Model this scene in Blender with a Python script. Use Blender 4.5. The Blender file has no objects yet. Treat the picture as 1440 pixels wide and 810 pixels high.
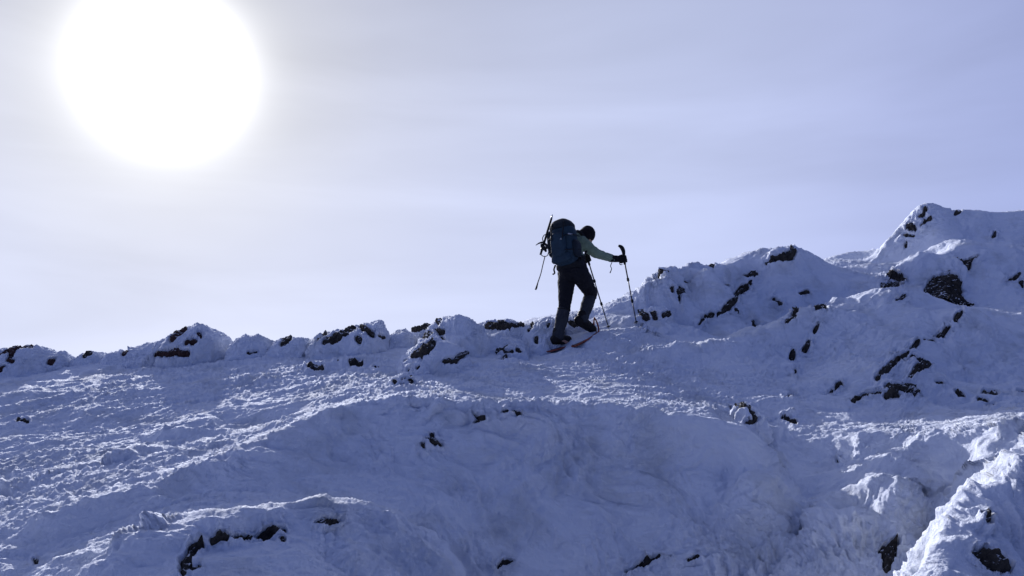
import bpy, math, random
import numpy as np
from mathutils import Vector, Matrix, Quaternion

random.seed(7)
S = bpy.context.scene
COL = S.collection

# ------------------------------------------------------------------ camera
PITCH = math.radians(10.0)
FPX = 1130.0                       # focal length in photograph pixels (1440 wide)
cam_d = bpy.data.cameras.new('camera')
cam_d.sensor_width = 36.0
cam_d.lens = 36.0 * FPX / 1440.0
cam_d.clip_start = 0.05
cam_d.clip_end = 20000.0
cam = bpy.data.objects.new('camera', cam_d)
COL.objects.link(cam)
cam.location = (0, 0, 0)
cam.rotation_euler = (math.pi / 2 + PITCH, 0, 0)
S.camera = cam
CP, SP = math.cos(PITCH), math.sin(PITCH)


def at(px, py, d):
    """world point seen at photograph pixel (px,py), d metres along the view axis"""
    tx = (px - 720.0) / FPX
    ty = (405.0 - py) / FPX
    return (tx * d, (CP - ty * SP) * d, (SP + ty * CP) * d)


def to_px(P):
    """P (...,3) -> px,py arrays"""
    d = P[..., 1] * CP + P[..., 2] * SP
    u = -P[..., 1] * SP + P[..., 2] * CP
    d = np.where(d < 1e-3, 1e-3, d)
    return 720 + FPX * P[..., 0] / d, 405 - FPX * u / d


# ------------------------------------------------------------------ sun and sky
sd = Vector(at(231, 96, 1.0)).normalized()
SUN_EL = math.asin(sd.z)
SUN_AZ = math.atan2(sd.x, sd.y)     # from +Y towards +X
sun_d = bpy.data.lights.new('sun', 'SUN')
sun_d.energy = 5.0
sun_d.angle = math.radians(0.6)
sun_d.color = (0.97, 0.96, 1.0)
sun = bpy.data.objects.new('sun', sun_d)
sun.rotation_euler = sd.to_track_quat('Z', 'Y').to_euler()
sun.location = (-30, 60, 30)
COL.objects.link(sun)

W = bpy.data.worlds.new('World')
S.world = W
W.use_nodes = True
nt = W.node_tree
for n in list(nt.nodes):
    nt.nodes.remove(n)
N = nt.nodes.new
L = nt.links.new
out = N('ShaderNodeOutputWorld')
bg_sky = N('ShaderNodeBackground')
bg_sky.inputs['Strength'].default_value = 0.05
sky = N('ShaderNodeTexSky')
sky.sky_type = 'NISHITA'
sky.sun_disc = False
sky.sun_elevation = SUN_EL
sky.sun_rotation = SUN_AZ
sky.altitude = 1500
sky.air_density = 1.0
sky.dust_density = 1.0
L(sky.outputs[0], bg_sky.inputs['Color'])
# the thin cloud veil: bright and white round the sun, duller and bluer away from it
tc = N('ShaderNodeTexCoord')
nrm = N('ShaderNodeVectorMath'); nrm.operation = 'NORMALIZE'
L(tc.outputs['Generated'], nrm.inputs[0])
dot = N('ShaderNodeVectorMath'); dot.operation = 'DOT_PRODUCT'
L(nrm.outputs[0], dot.inputs[0])
dot.inputs[1].default_value = sd
ac = N('ShaderNodeMath'); ac.operation = 'ARCCOSINE'
ac.use_clamp = False
L(dot.outputs['Value'], ac.inputs[0])
mp = N('ShaderNodeMapping')
mp.inputs['Scale'].default_value = (1.0, 1.0, 5.5)
mp.inputs['Rotation'].default_value = (0.0, 0.10, 0.0)
L(nrm.outputs[0], mp.inputs[0])
ns = N('ShaderNodeTexNoise')
ns.inputs['Scale'].default_value = 1.9
ns.inputs['Detail'].default_value = 4.0
ns.inputs['Roughness'].default_value = 0.5
ns.inputs['Distortion'].default_value = 0.4
L(mp.outputs[0], ns.inputs['Vector'])
dn = N('ShaderNodeMath'); dn.operation = 'MULTIPLY_ADD'   # wobble of the aureole's edge
L(ns.outputs['Fac'], dn.inputs[0]); dn.inputs[1].default_value = 0.012
L(ac.outputs[0], dn.inputs[2])
ramp = N('ShaderNodeValToRGB')
ang = N('ShaderNodeMapRange')
ang.inputs['From Min'].default_value = 0.0
ang.inputs['From Max'].default_value = math.pi
L(dn.outputs[0], ang.inputs['Value'])
L(ang.outputs[0], ramp.inputs[0])
cr = ramp.color_ramp
cr.interpolation = 'B_SPLINE'
STOPS = [(0, (1, 1, 1)), (5.0, (0.97, 0.97, 1.0)), (7.0, (0.87, 0.885, 0.96)), (9.5, (0.795, 0.815, 0.925)),
         (14, (0.725, 0.76, 0.93)), (22, (0.67, 0.72, 0.95)), (34, (0.63, 0.70, 0.99)),
         (48, (0.52, 0.58, 0.90)), (70, (0.29, 0.37, 0.76)), (92, (0.132, 0.192, 0.49)), (125, (0.064, 0.108, 0.325)), (180, (0.045, 0.082, 0.26))]
while len(cr.elements) < len(STOPS):
    cr.elements.new(0.5)
for e, (dg, c) in zip(cr.elements, STOPS):
    e.position = dg / 180.0
    e.color = (*c, 1)
# height: the veil is thicker and brighter low down
sep = N('ShaderNodeSeparateXYZ')
L(nrm.outputs[0], sep.inputs[0])
hr = N('ShaderNodeValToRGB')
L(sep.outputs['Z'], hr.inputs[0])
hr.color_ramp.interpolation = 'B_SPLINE'
HST = [(0.0, 1.06), (0.16, 1.06), (0.26, 1.01), (0.36, 0.93), (0.47, 0.80), (0.58, 0.70), (1.0, 0.60)]
while len(hr.color_ramp.elements) < len(HST):
    hr.color_ramp.elements.new(0.5)
for e, (p, v) in zip(hr.color_ramp.elements, HST):
    e.position = p
    e.color = (v / 1.1, v / 1.1, v / 1.1, 1)      # kept below 1; the scale after it gives the rest back
cl = N('ShaderNodeMapRange')
cl.inputs['From Min'].default_value = 0.30
cl.inputs['From Max'].default_value = 0.70
cl.inputs['To Min'].default_value = 0.91 * 1.1
cl.inputs['To Max'].default_value = 1.08 * 1.1
L(ns.outputs['Fac'], cl.inputs['Value'])
m1 = N('ShaderNodeVectorMath'); m1.operation = 'MULTIPLY'
L(ramp.outputs['Color'], m1.inputs[0]); L(hr.outputs['Color'], m1.inputs[1])
m2 = N('ShaderNodeVectorMath'); m2.operation = 'SCALE'
L(m1.outputs[0], m2.inputs[0]); L(cl.outputs[0], m2.inputs['Scale'])
core = N('ShaderNodeMapRange')      # the sun's own glow in the thin cloud
core.inputs['From Min'].default_value = math.radians(11.0); core.inputs['From Max'].default_value = 0.0
L(dn.outputs[0], core.inputs['Value'])
cpow = N('ShaderNodeMath'); cpow.operation = 'POWER'; cpow.inputs[1].default_value = 5.0
L(core.outputs[0], cpow.inputs[0])
cmul = N('ShaderNodeMath'); cmul.operation = 'MULTIPLY'; cmul.inputs[1].default_value = 14.0
L(cpow.outputs[0], cmul.inputs[0])
m3 = N('ShaderNodeVectorMath'); m3.operation = 'ADD'
L(m2.outputs[0], m3.inputs[0]); L(cmul.outputs[0], m3.inputs[1])
bg_v = N('ShaderNodeBackground')
L(m3.outputs[0], bg_v.inputs['Color'])
bg_v.inputs['Strength'].default_value = 1.0
mx = N('ShaderNodeMixShader')
mx.inputs[0].default_value = 0.93
L(bg_sky.outputs[0], mx.inputs[1]); L(bg_v.outputs[0], mx.inputs[2])
L(mx.outputs[0], out.inputs['Surface'])

S.view_settings.view_transform = 'Standard'
S.view_settings.look = 'None'
S.view_settings.exposure = 0.0
S.view_settings.gamma = 1.0
S.cycles.max_bounces = 6
S.cycles.diffuse_bounces = 2


# ------------------------------------------------------------------ helpers
def tag(o, label=None, cat=None, group=None, kind=None):
    if label: o['label'] = label
    if cat: o['category'] = cat
    if group: o['group'] = group
    if kind: o['kind'] = kind
    return o


def empty(name, loc=(0, 0, 0)):
    o = bpy.data.objects.new(name, None)
    o.empty_display_size = 0.2
    o.location = loc
    COL.objects.link(o)
    return o


def link_mesh(name, me, mat, parent=None):
    o = bpy.data.objects.new(name, me)
    if mat is not None:
        me.materials.append(mat)
    COL.objects.link(o)
    if parent is not None:
        o.parent = parent
        o.matrix_parent_inverse = Matrix.Translation(parent.location).inverted()
    return o


def np_mesh(name, V, F, smooth=True):
    """V (n,3), F (m,4) or (m,3) arrays"""
    me = bpy.data.meshes.new(name)
    V = np.ascontiguousarray(V, dtype=np.float32)
    F = np.ascontiguousarray(F, dtype=np.int32)
    k = F.shape[1]
    me.vertices.add(len(V)); me.vertices.foreach_set('co', V.ravel())
    me.loops.add(F.size); me.loops.foreach_set('vertex_index', F.ravel())
    me.polygons.add(len(F))
    me.polygons.foreach_set('loop_start', np.arange(0, F.size, k, dtype=np.int32))
    me.polygons.foreach_set('loop_total', np.full(len(F), k, dtype=np.int32))
    me.polygons.foreach_set('use_smooth', np.full(len(F), smooth, dtype=bool))
    me.update(calc_edges=True)
    return me


def sst(a, b, x):
    t = np.clip((x - a) / (b - a), 0, 1)
    return t * t * (3 - 2 * t)



# gradient noise, vectorised
_rng = np.random.RandomState(11)
_perm = _rng.permutation(256).astype(np.int32)
_perm = np.concatenate([_perm, _perm, _perm])
_g = _rng.normal(size=(256, 3)).astype(np.float32)
_g /= np.linalg.norm(_g, axis=1, keepdims=True)
_g = np.ascontiguousarray(_g.T)


def perlin(x, y, z, seed=0):
    x = np.asarray(x, np.float32) + seed * 17.13; y = np.asarray(y, np.float32) + seed * 5.77; z = np.asarray(z, np.float32) + seed * 9.31
    xi = np.floor(x); yi = np.floor(y); zi = np.floor(z)
    xf = x - xi; yf = y - yi; zf = z - zi
    xi = xi.astype(np.int32) & 255; yi = yi.astype(np.int32) & 255; zi = zi.astype(np.int32) & 255
    u = xf * xf * xf * (xf * (xf * 6 - 15) + 10)
    v = yf * yf * yf * (yf * (yf * 6 - 15) + 10)
    w = zf * zf * zf * (zf * (zf * 6 - 15) + 10)

    def grad(h, a, b, c):
        return _g[0][h] * a + _g[1][h] * b + _g[2][h] * c
    A = _perm[xi]; B = _perm[xi + 1]
    AA = _perm[A + yi]; AB = _perm[A + yi + 1]; BA = _perm[B + yi]; BB = _perm[B + yi + 1]
    def corner(q, dz, fx, fy):
        return grad(_perm[q + zi + dz], fx, fy, zf - dz)
    x0 = corner(AA, 0, xf, yf); x0 += u * (corner(BA, 0, xf - 1, yf) - x0)
    x1 = corner(AB, 0, xf, yf - 1); x1 += u * (corner(BB, 0, xf - 1, yf - 1) - x1)
    y0 = x0 + v * (x1 - x0)
    x0 = corner(AA, 1, xf, yf); x0 += u * (corner(BA, 1, xf - 1, yf) - x0)
    x1 = corner(AB, 1, xf, yf - 1); x1 += u * (corner(BB, 1, xf - 1, yf - 1) - x1)
    y1 = x0 + v * (x1 - x0)
    return (y0 + w * (y1 - y0)) * 1.6


def fbm(x, y, z, octs, seed=0, gain=0.5, billow=False):
    s = 0; a = 1.0
    for i in range(octs):
        n = perlin(x, y, z, seed + i)
        if billow:
            n = np.abs(n) * 2 - 0.5
        s = s + a * n
        x = x * 2.03; y = y * 2.03; z = z * 2.03
        a *= gain
    return s


# ------------------------------------------------------------------ materials
def new_mat(name):
    m = bpy.data.materials.new(name)
    m.use_nodes = True
    return m, m.node_tree, m.node_tree.nodes['Principled BSDF']


def snow_material():
    m, t, b = new_mat('wind_packed_snow')
    b.inputs['Base Color'].default_value = (0.80, 0.84, 0.90, 1)
    b.inputs['Roughness'].default_value = 0.75
    b.inputs['Specular IOR Level'].default_value = 0.06
    tc = t.nodes.new('ShaderNodeTexCoord')
    n1 = t.nodes.new('ShaderNodeTexNoise'); n1.inputs['Scale'].default_value = 60; n1.inputs['Detail'].default_value = 5
    n1.inputs['Roughness'].default_value = 0.65
    t.links.new(tc.outputs['Object'], n1.inputs['Vector'])
    bp = t.nodes.new('ShaderNodeBump'); bp.inputs['Strength'].default_value = 0.8; bp.inputs['Distance'].default_value = 0.02
    t.links.new(n1.outputs['Fac'], bp.inputs['Height'])
    # wind-carved crust: short ridges lying along the wind
    mpn = t.nodes.new('ShaderNodeMapping'); mpn.inputs['Scale'].default_value = (1.0, 2.2, 2.0); mpn.inputs['Rotation'].default_value = (0.2, 0.6, 0.3)
    t.links.new(tc.outputs['Object'], mpn.inputs[0])
    n4 = t.nodes.new('ShaderNodeTexNoise'); n4.noise_type = 'RIDGED_MULTIFRACTAL'; n4.inputs['Scale'].default_value = 7.0; n4.inputs['Detail'].default_value = 6
    n4.inputs['Roughness'].default_value = 0.55
    t.links.new(mpn.outputs[0], n4.inputs['Vector'])
    bp2 = t.nodes.new('ShaderNodeBump'); bp2.inputs['Strength'].default_value = 0.55; bp2.inputs['Distance'].default_value = 0.035
    t.links.new(n4.outputs['Fac'], bp2.inputs['Height']); t.links.new(bp.outputs[0], bp2.inputs['Normal'])
    t.links.new(bp2.outputs[0], b.inputs['Normal'])
    # old rime is a little greyer where it is icy
    n2 = t.nodes.new('ShaderNodeTexNoise'); n2.inputs['Scale'].default_value = 2.1; n2.inputs['Detail'].default_value = 6
    n2.inputs['Roughness'].default_value = 0.6
    t.links.new(tc.outputs['Object'], n2.inputs['Vector'])
    r = t.nodes.new('ShaderNodeValToRGB')
    r.color_ramp.elements[0].position = 0.28; r.color_ramp.elements[0].color = (0.60, 0.63, 0.68, 1)
    r.color_ramp.elements[1].position = 0.50; r.color_ramp.elements[1].color = (0.79, 0.83, 0.92, 1)
    t.links.new(n2.outputs['Fac'], r.inputs[0]); t.links.new(r.outputs[0], b.inputs['Base Color'])
    return m


def rock_material(name, c1, c2):
    m, t, b = new_mat(name)
    b.inputs['Roughness'].default_value = 0.9
    b.inputs['Specular IOR Level'].default_value = 0.2
    tc = t.nodes.new('ShaderNodeTexCoord')
    n1 = t.nodes.new('ShaderNodeTexNoise'); n1.inputs['Scale'].default_value = 14; n1.inputs['Detail'].default_value = 8
    n1.inputs['Roughness'].default_value = 0.7
    t.links.new(tc.outputs['Object'], n1.inputs['Vector'])
    r = t.nodes.new('ShaderNodeValToRGB')
    r.color_ramp.elements[0].position = 0.35; r.color_ramp.elements[0].color = (*c1, 1)
    r.color_ramp.elements[1].position = 0.70; r.color_ramp.elements[1].color = (*c2, 1)
    t.links.new(n1.outputs['Fac'], r.inputs[0]); t.links.new(r.outputs[0], b.inputs['Base Color'])
    bp = t.nodes.new('ShaderNodeBump'); bp.inputs['Strength'].default_value = 0.9; bp.inputs['Distance'].default_value = 0.03
    t.links.new(n1.outputs['Fac'], bp.inputs['Height']); t.links.new(bp.outputs[0], b.inputs['Normal'])
    # rime caught on the ledges
    ge = t.nodes.new('ShaderNodeNewGeometry'); sx = t.nodes.new('ShaderNodeSeparateXYZ'); t.links.new(ge.outputs['Normal'], sx.inputs[0])
    n3 = t.nodes.new('ShaderNodeTexNoise'); n3.inputs['Scale'].default_value = 22; n3.inputs['Detail'].default_value = 5
    t.links.new(tc.outputs['Object'], n3.inputs['Vector'])
    ad = t.nodes.new('ShaderNodeMath'); ad.operation = 'MULTIPLY_ADD'; ad.inputs[1].default_value = 1.6
    t.links.new(n3.outputs['Fac'], ad.inputs[0]); t.links.new(sx.outputs['Z'], ad.inputs[2])
    mr = t.nodes.new('ShaderNodeMapRange'); mr.inputs['From Min'].default_value = 1.60; mr.inputs['From Max'].default_value = 1.80
    t.links.new(ad.outputs[0], mr.inputs['Value'])
    mc = t.nodes.new('ShaderNodeMix'); mc.data_type = 'RGBA'
    t.links.new(mr.outputs[0], mc.inputs[0]); t.links.new(r.outputs[0], mc.inputs[6]); mc.inputs[7].default_value = (0.74, 0.78, 0.85, 1)
    t.links.new(mc.outputs[2], b.inputs['Base Color'])
    return m


SNOW = snow_material()
ROCK = rock_material('dark_rock', (0.014, 0.013, 0.014), (0.085, 0.074, 0.062))
ROCKB = rock_material('reddish_rock', (0.030, 0.016, 0.017), (0.085, 0.045, 0.042))

# ------------------------------------------------------------------ the snow slope
# control points: what the slope passes through, pixel + distance from the viewpoint
CT = []
def row(*pts):
    CT.extend(pts)
# bottom of what is seen, left to right
row((-150, 880, 3.6), (0, 830, 4.0), (110, 830, 3.75), (220, 830, 3.6), (330, 830, 3.55), (460, 830, 3.7), (580, 830, 4.15), (640, 830, 4.7), (720, 830, 4.95),
    (850, 830, 5.0), (1000, 830, 4.95), (1100, 830, 4.6), (1180, 830, 4.4), (1500, 830, 3.2))
# front slab
row((215, 752, 4.0), (260, 735, 4.1), (330, 716, 4.2), (400, 711, 4.3), (480, 712, 4.4), (560, 722, 4.6), (620, 765, 4.6),
    (300, 765, 3.95), (400, 745, 4.12), (480, 745, 4.2), (280, 790, 3.75), (400, 785, 3.88), (520, 780, 4.25))
# hollow between slab and bank
row((90, 790, 4.1), (150, 740, 4.65), (150, 790, 4.1), (250, 722, 4.7), (330, 722, 4.6), (410, 716, 4.75), (490, 716, 4.85), (260, 708, 4.88), (330, 694, 5.08), (400, 690, 5.2), (470, 697, 5.22), (560, 703, 5.3))
# bank crest
row((-150, 845, 4.05), (-60, 800, 4.3), (0, 768, 4.5), (80, 727, 4.75), (150, 698, 4.95), (260, 664, 5.2), (330, 641, 5.42), (400, 612, 5.68), (450, 589, 5.86),
    (500, 571, 6.0), (560, 562, 6.05), (620, 563, 6.05), (700, 573, 6.05), (760, 573, 6.1), (830, 575, 6.15), (900, 580, 6.12),
    (960, 589, 6.0), (1010, 601, 5.92), (1038, 622, 5.8), (1055, 650, 5.65), (1085, 690, 5.4))
# bank face
row((0, 798, 4.3), (80, 757, 4.58), (150, 722, 4.8), (260, 690, 5.02), (330, 668, 5.25), (400, 650, 5.48), (470, 625, 5.76), (470, 665, 5.52), (560, 600, 5.9),
    (560, 650, 5.68), (640, 600, 5.92), (640, 680, 5.55), (640, 740, 5.2), (720, 605, 5.93), (720, 660, 5.7), (720, 740, 5.35), (800, 620, 5.93), (800, 700, 5.6), (800, 780, 5.22),
    (900, 620, 5.95), (900, 700, 5.62), (900, 780, 5.25), (980, 640, 5.78), (980, 720, 5.45), (980, 790, 5.12), (1030, 680, 5.55), (1040, 760, 5.15))
# little hollow right of the bank, second bank
row((1075, 605, 6.8), (1090, 640, 6.4), (1120, 660, 6.1), (1125, 700, 5.7), (1110, 740, 5.3), (1120, 790, 4.9), (1180, 790, 4.75),
    (1130, 660, 6.3), (1165, 636, 6.5), (1215, 612, 6.6), (1290, 618, 6.1), (1340, 606, 6.2), (1390, 597, 6.35), (1450, 590, 6.5),
    (1265, 655, 5.62), (1235, 690, 5.25), (1180, 735, 4.95), (1240, 636, 6.2), (1200, 658, 6.05), (1175, 690, 5.7), (1150, 708, 5.5), (1160, 750, 4.95),
    (1300, 660, 5.6), (1270, 700, 5.2), (1230, 745, 4.9), (1330, 660, 5.65), (1340, 710, 5.4), (1290, 745, 5.1), (1240, 785, 4.75))
# near ridge at the lower right: a lit strip on its left shoulder, the face to the right turned from the sun
row((1540, 560, 4.3), (1437, 640, 4.0), (1390, 690, 3.7), (1355, 722, 3.5), (1330, 745, 3.35), (1306, 775, 3.15), (1284, 808, 2.92), (1276, 830, 2.8),
    (1445, 652, 3.92), (1404, 690, 3.6), (1378, 730, 3.38), (1350, 762, 3.12), (1330, 806, 2.84), (1318, 830, 2.72),
    (1500, 690, 3.85), (1450, 740, 3.55), (1450, 800, 3.25), (1400, 770, 3.22), (1390, 820, 2.95), (1340, 830, 2.78), (1520, 780, 3.5),
    (1405, 690, 4.5), (1368, 722, 4.3), (1340, 745, 4.15), (1314, 782, 3.95), (1296, 815, 3.6), (1305, 800, 3.4), (1285, 835, 3.3), (1270, 860, 3.2), (1240, 855, 3.8), (1190, 850, 4.1), (1235, 830, 4.45), (1280, 830, 4.1), (1230, 800, 4.6), (1262, 775, 4.78), (1262, 800, 4.6), (1310, 745, 5.1),
    (1375, 656, 5.15), (1400, 622, 5.4), (1450, 597, 5.5), (1400, 660, 5.2), (1440, 630, 5.3))
# slope behind the bank
row((-150, 730, 5.4), (0, 700, 5.5), (100, 668, 5.7), (200, 645, 5.9), (0, 650, 6.5), (120, 635, 6.5), (230, 625, 6.4), (270, 604, 6.6), (320, 604, 6.7), (400, 590, 6.8),
    (-150, 620, 7.8), (0, 603, 7.8), (150, 592, 7.8), (300, 574, 7.8), (450, 560, 7.3), (600, 549, 7.1), (750, 555, 7.2), (900, 557, 7.2), (1000, 570, 7.2), (1060, 582, 7.4),
    (1150, 588, 7.4), (1250, 592, 7.4), (1350, 585, 7.5), (1450, 577, 7.5),
    (-150, 575, 9.3), (0, 560, 9.3), (200, 549, 9.2), (400, 538, 8.9), (600, 530, 8.5), (800, 527, 8.3), (900, 528, 8.3), (1000, 545, 8.2), (1100, 562, 8.1), (1200, 573, 8.2), (1300, 577, 8.3), (1450, 565, 8.4),
    (0, 530, 11.2), (200, 519, 11.2), (400, 508, 10.8), (550, 503, 10.2), (660, 505, 9.6), (730, 503, 9.6))
# where the climber stands
row((780, 492, 9.9), (800, 485, 9.95), (830, 472, 10.1), (857, 465, 10.35), (896, 458, 10.4), (900, 485, 9.6), (850, 500, 9.3), (700, 480, 10.7))
# left skyline and the ground just behind it
row((-150, 514, 13.5), (0, 508, 13.5), (100, 505, 13.5), (165, 498, 13.5), (240, 484, 13.6), (320, 483, 13.7), (380, 483, 13.8), (440, 479, 13.6), (500, 475, 13.2),
    (560, 471, 13.0), (620, 468, 12.8), (680, 461, 12.6), (735, 455, 12.4), (779, 444, 12.1), (805, 440, 12.1), (836, 434, 12.1), (857, 426, 12.0), (880, 417, 12.0), (900, 404, 12.0))
row((0, 525, 15.5), (200, 515, 15.5), (400, 500, 15.5), (600, 488, 14.8), (780, 465, 14), (900, 425, 14), (0, 600, 20), (300, 590, 20), (600, 570, 20), (900, 500, 18), (1050, 430, 18), (1150, 410, 19))
# shoulder and first dome
row((908, 401, 12.0), (925, 389, 12.05), (950, 383, 12.15), (985, 380, 12.4), (1000, 378, 12.7), (925, 408, 11.8), (955, 405, 11.85), (925, 438, 11.3), (950, 425, 11.7),
    (1025, 366, 13.75), (1050, 358, 13.55), (1085, 351, 13.45), (1120, 350, 13.45), (1150, 361, 13.55), (1165, 370, 13.75), (1100, 375, 13.1), (1140, 385, 13.0), (1070, 385, 12.95),
    (1180, 390, 13.1), (1215, 398, 12.9), (1240, 412, 12.4),
    (1042, 371, 13.1), (1020, 390, 12.6), (1005, 408, 12.2), (987, 434, 11.6), (962, 456, 11.05), (928, 467, 10.55),
    (990, 398, 12.25), (972, 418, 11.95), (950, 440, 11.45), (1035, 420, 12.2), (1012, 450, 11.4), (1060, 440, 12.0), (1100, 420, 12.5),
    (1150, 420, 12.5), (1000, 475, 10.8), (1060, 462, 11.5), (950, 482, 10.1), (1000, 490, 9.9), (1000, 515, 9.0))
# sunlit slope behind the dome
row((1168, 363, 17.2), (1200, 353, 17.4), (1235, 342, 17.5), (1256, 336, 17.5), (1185, 380, 15.2), (1200, 372, 16.2), (1225, 362, 16.9))
# second spur
row((1020, 508, 9.1), (1045, 490, 9.4), (1070, 473, 9.65), (1110, 455, 9.95), (1170, 438, 10.2), (1235, 420, 10.45), (1275, 415, 10.6), (1297, 417, 10.65),
    (1110, 485, 9.7), (1180, 470, 9.9), (1240, 452, 10.1), (1090, 518, 9.25), (1170, 512, 9.35), (1050, 545, 8.35), (1140, 552, 8.4))
# third spur
row((1190, 507, 9.25), (1240, 470, 9.7), (1290, 444, 10.0), (1312, 441, 10.2), (1335, 441, 10.0), (1375, 442, 9.95), (1318, 427, 11.5), (1300, 426, 10.6), (1405, 462, 9.8), (1280, 480, 9.5), (1240, 510, 9.15), (1330, 478, 9.6),
    (1380, 490, 9.5), (1200, 545, 8.5), (1300, 530, 8.9), (1350, 530, 9.1), (1400, 515, 9.3), (1450, 507, 9.4), (1450, 480, 9.9), (1262, 532, 8.6), (1290, 556, 8.3), (1225, 566, 8.25), (1385, 548, 8.7), (1400, 575, 8.2))
# the peak and wall below it
row((1290, 297, 16.5), (1301, 287, 16.4), (1313, 283, 16.4), (1321, 288, 16.4), (1332, 296, 16.5), (1338, 298, 16.4))
row((1246, 341, 17.2), (1262, 320, 16.5), (1266, 312, 16.5), (1330, 293, 16.5), (1370, 291, 16.5), (1262, 338, 16.2), (1285, 325, 16.1))
row((1259, 325, 16.70), (1273, 304, 16.60), (1298, 291, 16.40), (1314, 292, 16.40), (1345, 294, 16.50), (1395, 290, 16.50), (1440, 284, 16.30), (1520, 276, 16.00),
    (1262, 348, 16.10), (1300, 340, 15.80), (1350, 325, 15.90), (1400, 330, 15.70), (1450, 330, 15.60), (1300, 352, 13.90), (1360, 350, 13.80), (1450, 344, 15.20),
    (1305, 375, 13.60), (1300, 405, 13.20), (1350, 385, 13.50), (1360, 415, 13.20), (1440, 385, 13.30), (1440, 430, 12.65), (1400, 440, 12.30), (1520, 400, 12.82), (1340, 430, 12.82))
row((1256, 352, 19.20), (1300, 330, 20.20), (1400, 325, 20.20), (1500, 325, 20.20), (1170, 400, 23.20), (1400, 400, 25.20), (1000, 440, 23.20), (1500, 400, 25.20))

row((1205, 383, 13.5), (1230, 372, 14.7), (1258, 357, 16.1), (1230, 392, 13.3), (1262, 385, 14.2), (1280, 372, 15.0), (1288, 358, 15.8), (1260, 402, 13.1),
    (1300, 354, 14.7), (1297, 375, 14.1), (1292, 400, 13.4))
# the ground drops just behind each skyline crest
for px_, py_, d_, k_ in ((740, 455, 12.3, 1), (779, 444, 12.1, 1), (805, 440, 12.1, 1), (836, 434, 12.1, 1), (857, 426, 12.0, 1), (880, 417, 12.0, 1.5), (900, 404, 12.0, 3), (908, 401, 12.05, 4), (925, 389, 12.05, 5), (950, 383, 12.15, 5),
                         (985, 378, 12.5, 3), (1025, 366, 13.75, 1), (1050, 358, 13.55, 1), (1085, 351, 13.45, 1), (1120, 350, 13.45, 1), (1150, 361, 13.55, 1), (1165, 370, 13.75, 1)):
    row((px_, py_ + 1, d_ + 0.35), (px_, py_ + 6 * k_, d_ + 1.0), (px_, py_ + 1, d_ - 0.25), (px_, py_ + 4, d_ - 0.5))
for px_, py_, d_ in ((1259, 325, 16.7), (1273, 304, 16.6), (1298, 293, 16.4), (1314, 292, 16.4), (1345, 294, 16.5), (1395, 290, 16.5), (1440, 284, 16.3), (1510, 276, 16.1)):
    row((px_, py_ + 1, d_ + 0.4), (px_, py_ + 5, d_ + 1.2))


def squeeze(px, d):
    # the open slope on the left is a little steeper than first laid out
    w = 1 - float(sst(600, 770, px))
    return d if d < 6.8 else 6.8 + (d - 6.8) * (1 - 0.42 * w)


CT = [(c[0], c[1], squeeze(c[0], c[2])) for c in CT]
C = np.array([at(*c) for c in CT])
# the ground keeps its slope just behind a crest instead of swelling over it
for p_, q_ in [((0, 768, 4.5), (0, 700, 5.5)), ((80, 727, 4.75), (100, 668, 5.7)), ((150, 698, 4.95), (200, 645, 5.9)), ((260, 664, 5.2), (230, 625, 6.4)), ((330, 641, 5.42), (320, 604, 6.7)),
               ((400, 612, 5.68), (400, 590, 6.8)), ((450, 589, 5.86), (430, 575, 7.0)), ((500, 571, 6.0), (480, 558, 7.2)), ((560, 562, 6.05), (560, 551, 7.1)), ((620, 563, 6.05), (620, 550, 7.1)),
               ((700, 573, 6.05), (700, 555, 7.2)), ((760, 573, 6.1), (760, 555, 7.2)), ((830, 575, 6.15), (830, 556, 7.2)), ((900, 580, 6.12), (900, 557, 7.2)), ((960, 589, 6.0), (960, 563, 7.2)), ((1010, 601, 5.92), (1000, 570, 7.2)),
               ((1110, 455, 9.95), (1070, 458, 11.0)), ((1170, 438, 10.2), (1150, 430, 11.4)), ((1215, 612, 6.25), (1230, 592, 7.4)), ((1290, 616, 6.1), (1280, 592, 7.4)), ((1390, 597, 6.35), (1370, 585, 7.5)),
               ((330, 716, 4.2), (330, 722, 4.6)), ((400, 711, 4.3), (410, 716, 4.75))]:
    a_, b_ = np.array(at(*p_)), np.array(at(*q_))
    for t_ in (0.16, 0.42, 0.7):
        C = np.vstack([C, a_ + (b_ - a_) * t_])
# nearer than the frame: the ground under and in front of the viewer
for a in (-45, -30, -15, 0, 15, 30, 45):
    for r_, z_ in ((1.0, -1.6), (2.0, -1.42), (2.6, -1.28)):
        C = np.vstack([C, [r_ * math.sin(math.radians(a)), r_ * math.cos(math.radians(a)), z_]])
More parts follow.
